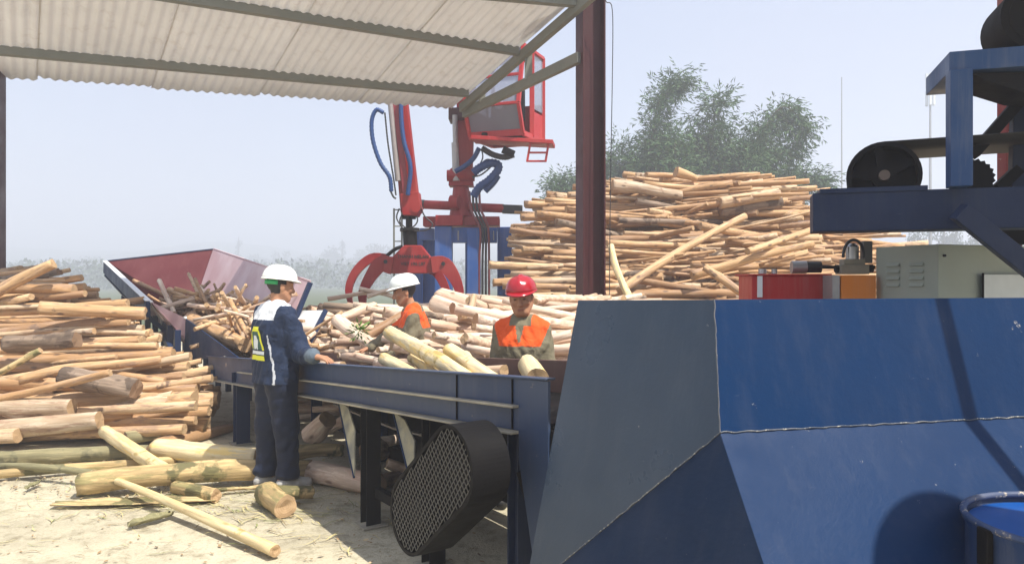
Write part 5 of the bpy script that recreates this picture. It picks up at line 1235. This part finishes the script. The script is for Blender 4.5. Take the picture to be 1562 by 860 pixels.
# ------------------------------------------------------------------ people: signed-distance bodies and clothes turned into one skin each
def V3(*a): return np.array(a, float)
class SDF:
    def __init__(s, lo, hi, h):
        s.lo = np.array(lo, float); s.h = h; s.n = np.ceil((np.array(hi) - s.lo) / h).astype(int) + 1
        s.D = np.full(s.n, .5, np.float32)
    def _win(s, lo, hi):
        a = np.clip(np.floor((lo - s.lo) / s.h).astype(int), 0, s.n); b = np.clip(np.ceil((hi - s.lo) / s.h).astype(int) + 1, 0, s.n)
        if (b <= a).any(): return None, None
        g_ = np.meshgrid(*[s.lo[i] + s.h * np.arange(a[i], b[i]) for i in range(3)], indexing='ij')
        return tuple(slice(a[i], b[i]) for i in range(3)), np.stack(g_, -1)
    def _mix(s, w_, d, k, op):
        c = s.D[w_]
        if op == '+':
            h_ = np.clip(.5 + .5 * (c - d) / k, 0, 1); s.D[w_] = c * (1 - h_) + d * h_ - k * h_ * (1 - h_)
        else:
            d = -d; h_ = np.clip(.5 - .5 * (c - d) / k, 0, 1); s.D[w_] = c * (1 - h_) + d * h_ + k * h_ * (1 - h_)
    def cap(s, a, b, ra, rb, k=.03, op='+'):
        a, b = np.array(a, float), np.array(b, float); m = max(ra, rb) + .09
        w_, p = s._win(np.minimum(a, b) - m, np.maximum(a, b) + m)
        if w_ is None: return s
        ab = b - a; t = np.clip(((p - a) @ ab) / max(ab @ ab, 1e-9), 0, 1)
        d = np.linalg.norm(p - a - t[..., None] * ab, axis=-1) - (ra + (rb - ra) * t); s._mix(w_, d, k, op); return s
    def ell(s, c, r, k=.03, op='+', rot=None):
        c, r = np.array(c, float), np.array(r, float); m = max(r) + .07
        w_, p = s._win(c - m, c + m)
        if w_ is None: return s
        q = p - c
        if rot is not None: q = q @ rot
        k0 = np.linalg.norm(q / r, axis=-1); k1 = np.linalg.norm(q / (r * r), axis=-1) + 1e-9
        s._mix(w_, k0 * (k0 - 1) / k1, k, op); return s
    def chain(s, pts, rs, k=.03):
        for i in range(len(pts) - 1): s.cap(pts[i], pts[i + 1], rs[i], rs[i + 1], k)
        return s
    def cut(s, n, off):                                # keep where p.n < off
        g_ = np.meshgrid(*[s.lo[i] + s.h * np.arange(s.n[i]) for i in range(3)], indexing='ij')
        s.D = np.maximum(s.D, g_[0] * n[0] + g_[1] * n[1] + g_[2] * n[2] - off); return s
    def wrinkle(s, amp, freq, seed, stretch=(1, 1, 1)):
        r_ = np.random.RandomState(seed); g_ = np.stack(np.meshgrid(*[s.lo[i] + s.h * np.arange(s.n[i]) for i in range(3)], indexing='ij'), -1)
        f = np.zeros(s.n, np.float32); wp = np.zeros(s.n, np.float32)
        for i in range(4):
            kk = r_.normal(size=3) * freq * .4; wp += np.sin(g_ @ kk + r_.uniform(0, 6.28))
        for i in range(9):
            kk = r_.normal(size=3) * freq * r_.uniform(.5, 1.3) * np.array(stretch); f += (1 - 2 * np.abs(np.sin(g_ @ kk + r_.uniform(0, 6.28) + .7 * wp))) / 9
        s.D = s.D + (amp * 2.2 * f).astype(np.float32); return s
    def mesh(s):
        D = s.D; ins = D < 0; n = np.array(D.shape); c = np.zeros(tuple(n - 1), int)
        for i in (0, 1):
            for j in (0, 1):
                for k in (0, 1): c += ins[i:n[0] - 1 + i, j:n[1] - 1 + j, k:n[2] - 1 + k]
        act = (c > 0) & (c < 8); idx = -np.ones(act.shape, int); cells = np.argwhere(act); idx[act] = np.arange(len(cells))
        acc = np.zeros((len(cells), 3)); cnt = np.zeros(len(cells))
        corners = [(i, j, k) for i in (0, 1) for j in (0, 1) for k in (0, 1)]
        for a in corners:
            for ax in range(3):
                if a[ax]: continue
                b = list(a); b[ax] = 1
                da = D[tuple((cells + a).T)]; db = D[tuple((cells + b).T)]; m = (da < 0) != (db < 0)
                t = np.where(m, da / np.where(m, da - db, 1), 0); q = np.array(a, float)[None, :].repeat(len(cells), 0); q[:, ax] = t
                acc += q * m[:, None]; cnt += m
        V = s.lo + s.h * (cells + acc / np.maximum(cnt, 1)[:, None]); fs = []
        for ax in range(3):
            u, v = (ax + 1) % 3, (ax + 2) % 3
            sl0 = [slice(1, -1)] * 3; sl0[ax] = slice(0, -1); sl1 = [slice(1, -1)] * 3; sl1[ax] = slice(1, None)
            A, B = ins[tuple(sl0)], ins[tuple(sl1)]; e = np.argwhere(A != B)
            if not len(e): continue
            fl = A[tuple(e.T)]; base = e + 1; base[:, ax] -= 1; o = []
            for du, dv in ((-1, -1), (0, -1), (0, 0), (-1, 0)):
                q = base.copy(); q[:, u] += du; q[:, v] += dv; o.append(idx[tuple(q.T)])
            q = np.stack(o, 1); q[~fl] = q[~fl][:, ::-1]; fs.append(q)
        return V, np.concatenate(fs)
def skin_obj(name, sdf, xf, mats, matfn, parent):
    V, Fq = sdf.mesh(); C = V[Fq].mean(1); mi = matfn(C) if matfn else np.zeros(len(Fq), int)
    me = bpy.data.meshes.new(name); W = np.array([tuple(xf @ Vector(v)) for v in V])
    me.from_pydata(W.tolist(), [], Fq.tolist())
    for m in mats: me.materials.append(m)
    me.polygons.foreach_set('material_index', mi.astype(int).tolist()); me.polygons.foreach_set('use_smooth', [True] * len(Fq)); me.update()
    o = bpy.data.objects.new(name, me); col.objects.link(o)
    if parent is not None: adopt(o, parent)
    return o
def frame(yaw, pitch=0.0, roll=0.0): return np.array((Matrix.Rotation(yaw, 3, 'Z') @ Matrix.Rotation(pitch, 3, 'X') @ Matrix.Rotation(roll, 3, 'Y')))
def head(s, c, Rm, sc_=1.0):
    """c = centre of the head, Rm = 3x3 with columns right, forward, up."""
    L = lambda x, y, z: np.array(c) + Rm @ (np.array([x, y, z]) * sc_)
    e = lambda p, r, k=.02, op='+': s.ell(L(*p), np.array(r) * sc_, k, op, Rm)
    e((0, -.012, .035), (.076, .096, .088)); e((0, .022, -.030), (.062, .070, .085), .03); e((0, .052, -.092), (.030, .028, .024), .03)
    for sx in (-1, 1):
        s.cap(L(sx * .058, .0, -.045), L(sx * .032, .055, -.092), .022 * sc_, .02 * sc_, .03)      # jaw
        e((sx * .045, .062, -.020), (.022, .02, .018), .02)                                        # cheek
        e((sx * .033, .098, .012), (.020, .018, .013), .012, '-')                                  # eye socket
        e((sx * .033, .078, .012), (.015, .014, .012), .004)                                       # eye ball and lids
        s.cap(L(sx * .014, .090, .034), L(sx * .052, .076, .034), .009 * sc_, .008 * sc_, .012)    # brow
        e((sx * .080, -.008, -.005), (.010, .020, .032), .008)                                     # ear
        e((sx * .012, .096, -.034), (.010, .012, .009), .008)                                      # nostril wing
    s.cap(L(0, .088, .016), L(0, .108, -.028), .009 * sc_, .014 * sc_, .012)                       # nose
    s.cap(L(-.018, .084, -.060), L(.018, .084, -.060), .008 * sc_, .008 * sc_, .006); s.cap(L(-.015, .082, -.070), L(.015, .082, -.070), .009 * sc_, .009 * sc_, .006)
    s.cap(L(-.02, .094, -.0648), L(.02, .094, -.0648), .002, .002, .003, '-')
def hand(s, wr, d, side, pal, curl=.5, sc_=1.0):
    """wr wrist point, d direction of the hand, pal palm normal, side direction towards the thumb."""
    wr = np.array(wr, float); d = np.array(d, float); d /= np.linalg.norm(d); pal = np.array(pal, float); pal -= d * (pal @ d); pal /= np.linalg.norm(pal); sd = np.cross(d, pal); sd *= side
    for q in (-.028, -.010, .010, .028): s.cap(wr + d * .012, wr + d * .082 * sc_ + sd * q, .017, .0125, .012)
    for q, L, in ((.031, .068), (.0105, .076), (-.0105, .071), (-.031, .055)):
        a = wr + d * .080 * sc_ + sd * q; c1, c2, c3 = curl * .6, curl * 1.4, curl * 2.0
        p1 = a + (d * math.cos(c1) + pal * math.sin(c1)) * L * .45; p2 = p1 + (d * math.cos(c2) + pal * math.sin(c2)) * L * .32; p3 = p2 + (d * math.cos(c3) + pal * math.sin(c3)) * L * .25
        s.cap(a, p1, .0092, .0085, .004); s.cap(p1, p2, .0085, .0078, .003); s.cap(p2, p3, .0078, .0065, .003)
    t0 = wr + d * .022 + sd * .022; t1 = t0 + d * .032 + sd * .028 + pal * .012; t2 = t1 + d * .030 + sd * .008 + pal * .014
    s.cap(t0, t1, .014, .0105, .008); s.cap(t1, t2, .0105, .008, .004)
def face_mats(c, Rm, sc_=1.0, cap_z=.05):
    def fn(C):
        q = ((C - np.array(c)) @ Rm) / sc_; m = np.zeros(len(C), int); x, y, z = q.T; hd = (np.abs(x) < .1) & (z > -.125) & (z < .16) & (np.abs(y) < .14)
        hair = hd & ((z > cap_z) | ((y < -.02) & (z > -.055) & (np.abs(x) < .079)) | ((np.abs(x) > .06) & (y < .022) & (y > -.1) & (z > .018))); m[hair] = 1
        m[hd & (np.abs(z - .0345) < .0065) & (np.abs(x) > .014) & (np.abs(x) < .052) & (y > .06)] = 1
        m[hd & (y > .07) & (((np.abs(x) - .033) / .0125) ** 2 + ((z - .0115) / .0042) ** 2 < 1)] = 2
        m[hd & (y > .07) & (np.abs(z + .065) < .0085) & (np.abs(x) < .021)] = 3
        return m
    return fn
SK = [M['skin'], M['hair'], M['eye'], M['skin_dark']]
def helmet(c, Rm, xf, mat, parent, ridge=True, sc_=1.0, band=None):
    """Hard hat: dome, brim with visor, raised ridge; c = head centre."""
    b = MB(); n, rings = 40, 12; top = .104; z0 = .048
    rx, ry = .112 * sc_, .136 * sc_
    def pt(x, y, z): return xf @ Vector(np.array(c) + Rm @ np.array([x, y, z]))
    for i in range(rings + 1):
        t = i / rings * math.pi / 2
        for k in range(n):
            a = 2 * math.pi * k / n; r = math.cos(t) ** .8 if i < rings else .01; x, y = rx * r * math.cos(a), ry * r * math.sin(a) - .008
            rd_ = .009 * max(0, 1 - (x / .022) ** 2) * math.sin(min(1, 1.2 * t) * math.pi / 2) if ridge and abs(x) < .022 else 0
            b.v.append(tuple(pt(x, y, z0 + top * math.sin(t) * 1.0 + rd_)))
    for i in range(rings):
        for k in range(n): b.f.append([i * n + k, i * n + (k + 1) % n, (i + 1) * n + (k + 1) % n, (i + 1) * n + k]); b.m.append(0); b.sm.append(True)
    o = b.build('helmet', mat, parent, fix=True); o.modifiers.new('s', 'SOLIDIFY').thickness = .003
    br = MB()
    for k in range(n):
        a = 2 * math.pi * k / n; fr = max(0, math.sin(a)) ** 2.2; ex = .007 + .030 * fr
        br.v += [tuple(pt(rx * math.cos(a), ry * math.sin(a) - .008, z0 + .004)), tuple(pt((rx + ex * .6) * math.cos(a), (ry + ex) * math.sin(a) - .008, z0 - .004 - .010 * fr)), tuple(pt((rx + ex * .6) * math.cos(a), (ry + ex) * math.sin(a) - .008, z0 - .010 - .010 * fr)), tuple(pt(rx * .97 * math.cos(a), ry * .97 * math.sin(a) - .008, z0 - .006))]
    for k in range(n):
        a, d = 4 * k, 4 * ((k + 1) % n)
        for j in range(4): br.f.append([a + j, a + (j + 1) % 4, d + (j + 1) % 4, d + j]); br.m.append(0); br.sm.append(True)
    br.build('brim', mat, o)
    if band:
        bd = MB(); m_ = 14
        for k in range(m_ + 1):
            a = math.pi * 1.12 + math.pi * .76 * k / m_
            for z in (.035, -.0): bd.v.append(tuple(pt(.092 * math.cos(a), .112 * math.sin(a) - .008, z)))
        for k in range(m_): bd.f.append([2 * k, 2 * k + 1, 2 * k + 3, 2 * k + 2]); bd.m.append(0); bd.sm.append(True)
        bd.build('headband', band, o).modifiers.new('s', 'SOLIDIFY').thickness = .004
    return o

# ---- man in navy work clothes, seen from behind, right hand reaching to the conveyor
def place(x, y, fwd, z=0.0):
    yaw = math.atan2(fwd[1], fwd[0]) - math.pi / 2; return Matrix.Translation((x, y, z)) @ Matrix.Rotation(yaw, 4, 'Z')
ax_, ay_ = P(421, 745, 5.72).x, 5.72
XA = place(ax_, ay_, (.72, .69)); XAi = XA.inverted()
pa = empty('person', (ax_, ay_, 0), 'man in navy work clothes and white helmet, seen from behind, one hand on the conveyor', 'person')
hA = V3(.0, .035, 1.562); RA = frame(R(-8), R(-6))
handA = np.array(XAi @ onb(496, 553, -.02)) + V3(0, 0, .02)
sh_r, sh_l = V3(.175, -.005, 1.345), V3(-.175, -.01, 1.345)
hd_ = np.array(XAi.to_3x3() @ Vector((.95, -.22, -.12)).normalized()); wr_r = handA - hd_ * .085 + V3(0, 0, .012); el_r = np.array(XAi @ P(461, 541, 5.60))
el_l, wr_l = V3(-.27, .02, 1.08), V3(-.22, .19, .93)
b = SDF((-.45, -.25, .0), (.90, .55, 1.76), .0062)
head(b, hA, RA); b.cap((0, .0, 1.36), hA + V3(0, -.02, -.06), .056, .052, .02)
b.chain([(0, 0, .95), (0, 0, 1.15), (0, -.005, 1.33)], [.105, .095, .10], .05)
for sx, sh, el, wr in ((1, sh_r, el_r, wr_r), (-1, sh_l, el_l, wr_l)):
    b.chain([(0, 0, 1.33), sh, el, wr], [.07, .05, .036, .026], .03); b.chain([(0, 0, .93), (sx * .09, .0, .88), (sx * .10, .02 * sx, .48), (sx * .10, .0, .08)], [.09, .07, .045, .035], .03)
hand(b, wr_r, hd_, 1, (0, .1, -1), .5); hand(b, wr_l, (0.05, .5, -.8), 1, (1, .2, 0), .6)
skin_obj('body', b, XA, SK, face_mats(hA, RA), pa)
j = SDF((-.45, -.3, .74), (.82, .50, 1.52), .0075)
for sx in (-1, 1):
    j.chain([(sx * .075, -.005, .84), (sx * .065, .0, 1.0), (sx * .085, -.005, 1.24), (sx * .105, -.01, 1.335)], [.138, .128, .122, .082], .05)
j.ell((0, -.03, 1.2), (.17, .12, .2), .05); j.chain([(0, 0, .84), (0, 0, 1.2), (0, 0, 1.34)], [.13, .122, .10], .05)
j.chain([(-.06, -.01, 1.40), (.06, -.01, 1.40)], [.062, .062], .04)
for sh, el, wr in ((sh_r, el_r, wr_r), (sh_l, el_l, wr_l)): j.chain([sh, el, wr + (el - wr) * .08], [.078, .066, .050], .035)
j.wrinkle(.008, 22, 3, (1, 1, .7)); j.cut((0, 0, -1), -.825)
def jm(C):
    x, y, z = C.T; m = np.zeros(len(C), int); dsh = np.minimum(np.linalg.norm(C - sh_r, axis=1), 9)
    m[(z > 1.315) & (np.abs(x) < .165)] = 1
    m[(z > 1.42)] = 1
    w_ = np.linalg.norm(C - wr_r, axis=1); m[w_ < .085] = 2; m[np.linalg.norm(C - wr_l, axis=1) < .085] = 2
    side = (np.abs(np.abs(x) - (.155 + .02 * np.sin(z * 9))) < .006) & (z < 1.2) & (y < .03) & (np.linalg.norm(C - el_r, axis=1) > .1); m[side & (y < -.0)] = 3
    return m
jk = skin_obj('jacket', j, XA, [M['navy'], M['yoke'], M['cuff'], M['piping']], jm, pa)
t = SDF((-.32, -.3, .06), (.32, .35, 1.02), .0072)
for sx, fy_ in ((1, .05), (-1, -.03)):
    t.chain([(sx * .06, .0, .93), (sx * .085, .0, .84), (sx * .10, fy_ * .7, .50), (sx * .105, fy_, .13)], [.13, .118, .088, .072], .04)
    t.ell((sx * .105, fy_ - .005, .135), (.085, .088, .05), .03)
t.wrinkle(.007, 15, 8, (.8, .8, 1.5)); t.cut((0, 0, -1), -.095)
skin_obj('trousers', t, XA, [M['navy_trousers']], None, pa)
for sx, fy_ in ((1, .05), (-1, -.03)):
    s_ = SDF((sx * .105 - .1, fy_ - .16, -.03), (sx * .105 + .1, fy_ + .26, .17), .006)
    s_.chain([(sx * .105, fy_ - .055, .055), (sx * .11, fy_ + .06, .052), (sx * .12, fy_ + .15, .04)], [.046, .048, .040], .02); s_.cap((sx * .105, fy_ - .02, .07), (sx * .105, fy_ - .015, .12), .048, .046, .03); s_.cut((0, 0, -1), -.002)
    skin_obj('shoe', s_, XA, [M['shoe'], M['sole']], lambda C: (C[:, 2] < .026).astype(int), pa)
helmet(hA + V3(0, 0, .012), RA, XA, M['helmet_white'], pa, True, 1.0, M['green_band'])
# emblem on the back of the jacket, laid on its surface
def on_back(objs, px, py, off=.004):
    o = Vector((0, 0, H)); d = ray(px, py).normalized(); hit = objs.ray_cast(o, d)
    return hit[1] - d * off if hit[0] else None
from mathutils.bvhtree import BVHTree
jb = BVHTree.FromPolygons([v.co[:] for v in jk.data.vertices], [p.vertices[:] for p in jk.data.polygons])
bkn = np.array([0, -1, 0.0])
def back_pt(x, z, off=.004):                         # point on the back, x across, z up, in the man's own frame
    o = XA @ Vector((x, -.6, z)); d = (XA.to_3x3() @ Vector((0, 1, 0))).normalized(); hit = jb.ray_cast(o, d)
    return hit[0] - d * off if hit[0] is not None else XA @ Vector((x, -.14, z))
def back_patch(name, quads, mat, parent, off=.004):
    mb = MB()
    for (x0, z0, x1, z1, x2, z2, x3, z3) in quads:
        n_ = 6
        for i in range(n_ + 1):
            for k in range(n_ + 1):
                a, c = i / n_, k / n_; x = (x0 * (1 - a) + x1 * a) * (1 - c) + (x3 * (1 - a) + x2 * a) * c; z = (z0 * (1 - a) + z1 * a) * (1 - c) + (z3 * (1 - a) + z2 * a) * c
                mb.v.append(tuple(back_pt(x, z, off)))
        b0_ = len(mb.v) - (n_ + 1) ** 2
        for i in range(n_):
            for k in range(n_): q = b0_ + i * (n_ + 1) + k; mb.f.append([q, q + 1, q + n_ + 2, q + n_ + 1]); mb.m.append(0); mb.sm.append(True)
    return mb.build(name, mat, parent, fix=False)
ex = -.005
back_patch('emblem_arch', [(ex - .105, 1.085, ex - .082, 1.085, ex - .040, 1.235, ex - .062, 1.235), (ex + .082, 1.085, ex + .105, 1.085, ex + .062, 1.235, ex + .040, 1.235), (ex - .062, 1.225, ex + .062, 1.225, ex + .048, 1.262, ex - .048, 1.262)], M['emblem_yellow'], jk)
back_patch('emblem_field', [(ex - .080, 1.088, ex + .080, 1.088, ex + .040, 1.224, ex - .040, 1.224)], M['emblem_green'], jk, .0035)
back_patch('emblem_figure', [(ex - .034, 1.090, ex + .034, 1.090, ex + .030, 1.165, ex - .030, 1.165), (ex - .026, 1.166, ex + .026, 1.166, ex + .020, 1.195, ex - .020, 1.195)], M['emblem_white'], jk, .005)
back_patch('emblem_white_bar', [(ex - .11, 1.052, ex + .11, 1.052, ex + .108, 1.078, ex - .108, 1.078)], M['emblem_white'], jk, .005)
back_patch('emblem_yellow_bar', [(ex - .112, 1.008, ex + .112, 1.008, ex + .11, 1.044, ex - .11, 1.044)], M['emblem_yellow'], jk, .005)

# ---- two workers in khaki with orange yokes
def worker(name_label, x, y, fwd, sh, arms, hd, Rm, lean, hmat, seed, hands):
    X = place(x, y, fwd); e = empty('person', (x, y, 0), name_label, 'person'); dz = sh
    b = SDF((-.5, -.35, .0), (.5, .75, 1.8), .0062); head(b, hd, Rm)
    ch = V3(0, lean, 1.30 + dz); b.cap(ch + V3(0, 0, .06), hd + V3(0, -.02, -.06), .056, .053, .02)
    b.chain([(0, 0, .93 + dz), (0, lean * .5, 1.12 + dz), ch], [.105, .095, .10], .05)
    for sx, (s_, el, wr) in zip((1, -1), arms):
        b.chain([ch, s_, el, wr], [.07, .05, .036, .026], .03); b.chain([(0, 0, .93 + dz), (sx * .09, 0, .88 + dz), (sx * .10, .02, .48), (sx * .10, 0, .06)], [.09, .07, .045, .035], .03)
    for wr, d, sd, pal in hands: hand(b, wr, d, sd, pal, .5)
    skin_obj('body', b, X, SK, face_mats(hd, Rm), e)
    j = SDF((-.5, -.35, .74 + dz), (.5, .75, 1.52 + dz), .0072)
    for sx in (-1, 1): j.chain([(sx * .07, 0, .82 + dz), (sx * .06, lean * .4, 1.0 + dz), (sx * .078, lean * .85, 1.22 + dz), (sx * .09, lean, 1.32 + dz)], [.126, .118, .114, .076], .05)
    j.chain([(0, 0, .82 + dz), (0, lean * .4, 1.0 + dz), (0, lean * .85, 1.2 + dz), (0, lean, 1.33 + dz)], [.128, .122, .124, .098], .05)
    j.chain([ch + V3(-.055, -.012, .085), ch + V3(.055, -.012, .085)], [.058, .058], .035)
    for s_, el, wr in arms: j.chain([s_, el, wr + (el - wr) * .08], [.066, .058, .044], .035)
    j.wrinkle(.008, 24, seed, (1, 1, .8)); j.cut((0, 0, -1), -(.80 + dz))
    ar = np.array([a[0] for a in arms]); els = np.array([a[1] for a in arms])
    def fm(C):
        xx, yy, zz = C.T; m = np.zeros(len(C), int); zr = zz - dz
        arm_d = np.min([np.linalg.norm(C - (s_ + np.clip(((C - s_) @ (el - s_)) / ((el - s_) @ (el - s_)), 0, 1)[:, None] * (el - s_)), axis=1) for s_, el in zip(ar, els)], axis=0)
        sleeve = (np.abs(xx) > ar[0][0] + .058 - .36 * np.clip(1.36 - zr, 0, .3))
        m[(zr > 1.222) & (zr < 1.46) & ~((np.abs(xx) < .078) & (zr > 1.365)) & ~sleeve] = 1
        m[(np.abs(xx) < .011 + .22 * np.clip(zr - 1.27, 0, 1)) & (zr > 1.25) & (yy > lean)] = 0
        return m
    sj = skin_obj('shirt', j, X, [M['khaki'], M['orange_cloth']], fm, e)
    t = SDF((-.32, -.3, .05), (.32, .35, 1.05 + dz), .009)
    for sx in (1, -1): t.chain([(sx * .06, 0, .93 + dz), (sx * .085, 0, .84 + dz), (sx * .10, .02, .5), (sx * .105, 0, .11)], [.125, .112, .085, .07], .04)
    t.wrinkle(.006, 24, seed + 2).cut((0, 0, -1), -.08); skin_obj('trousers', t, X, [M['khaki']], None, e)
    for sx in (1, -1):
        s_ = SDF((sx * .105 - .1, -.16, -.03), (sx * .105 + .1, .26, .15), .008); s_.chain([(sx * .105, -.055, .05), (sx * .12, .15, .04)], [.046, .042], .02); s_.cap((sx * .105, -.02, .06), (sx * .105, -.015, .11), .048, .046, .03); s_.cut((0, 0, -1), -.002)
        skin_obj('shoe', s_, X, [M['rubber']], None, e)
    hl = helmet(hd + V3(0, 0, .012), Rm, X, hmat, e)
    return e, X, sj, hl
dzC = -.075
wc, XC, sj, hl = worker('worker in red helmet and khaki shirt with orange yoke, facing the camera', P(797, 500, 5.35).x, 5.35, (-.22, -1), dzC,
    [(V3(0.142, -.005, 1.335 + dzC), V3(0.185, .02, 1.06 + dzC), V3(0.15, .20, .92 + dzC)), (V3(-.142, -.005, 1.335 + dzC), V3(-0.185, .02, 1.06 + dzC), V3(-0.15, .20, .92 + dzC))],
    V3(.0, .035, 1.557 + dzC), frame(R(4), R(-10), R(3)), 0.0, M['helmet_red'], 21, [(V3(0.15, .20, .92 + dzC), (0, .9, -.3), 1, (-.3, 0, -1)), (V3(-0.15, .20, .92 + dzC), (0, .9, -.3), -1, (.3, 0, -1))])
for sx in (-1, 1):                                   # breast pockets
    mb = MB(); jb2 = BVHTree.FromPolygons([v.co[:] for v in sj.data.vertices], [p.vertices[:] for p in sj.data.polygons]); pts = []
    for xx, zz in ((.03, 1.15), (.125, 1.15), (.125, 1.115), (.0775, 1.10), (.03, 1.115)):
        o = XC @ Vector((sx * xx, .6, zz + dzC)); d = XC.to_3x3() @ Vector((0, -1, 0)); h_ = jb2.ray_cast(o, d); pts.append((h_[0] if h_[0] is not None else o) - d * .006)
    mb.add(pts, [(0, 1, 2, 3, 4)]); ob = mb.build('pocket_flap', plain('flap_khaki', (.17, .15, .095), .9), sj, fix=False); ob.modifiers.new('s', 'SOLIDIFY').thickness = .004
dzB = -.03
worker('worker in white helmet and orange yoked khaki shirt, in profile, reaching over the logs', P(640, 500, 6.75).x, 6.75, (-1, -.12), dzB,
    [(V3(.17, .05, 1.325 + dzB), V3(.22, .26, 1.14 + dzB), V3(.14, .46, 1.02 + dzB)), (V3(-.17, .05, 1.325 + dzB), V3(-.205, .10, 1.06 + dzB), V3(-.16, .30, .93 + dzB))],
    V3(.0, .135, 1.535 + dzB), frame(R(6), R(-12)), .06, M['helmet_grey'], 33, [(V3(.14, .46, 1.02 + dzB), (-.1, .9, -.3), 1, (-.2, -.2, -1)), (V3(-.16, .30, .93 + dzB), (0, .8, -.5), -1, (.4, 0, -1))])
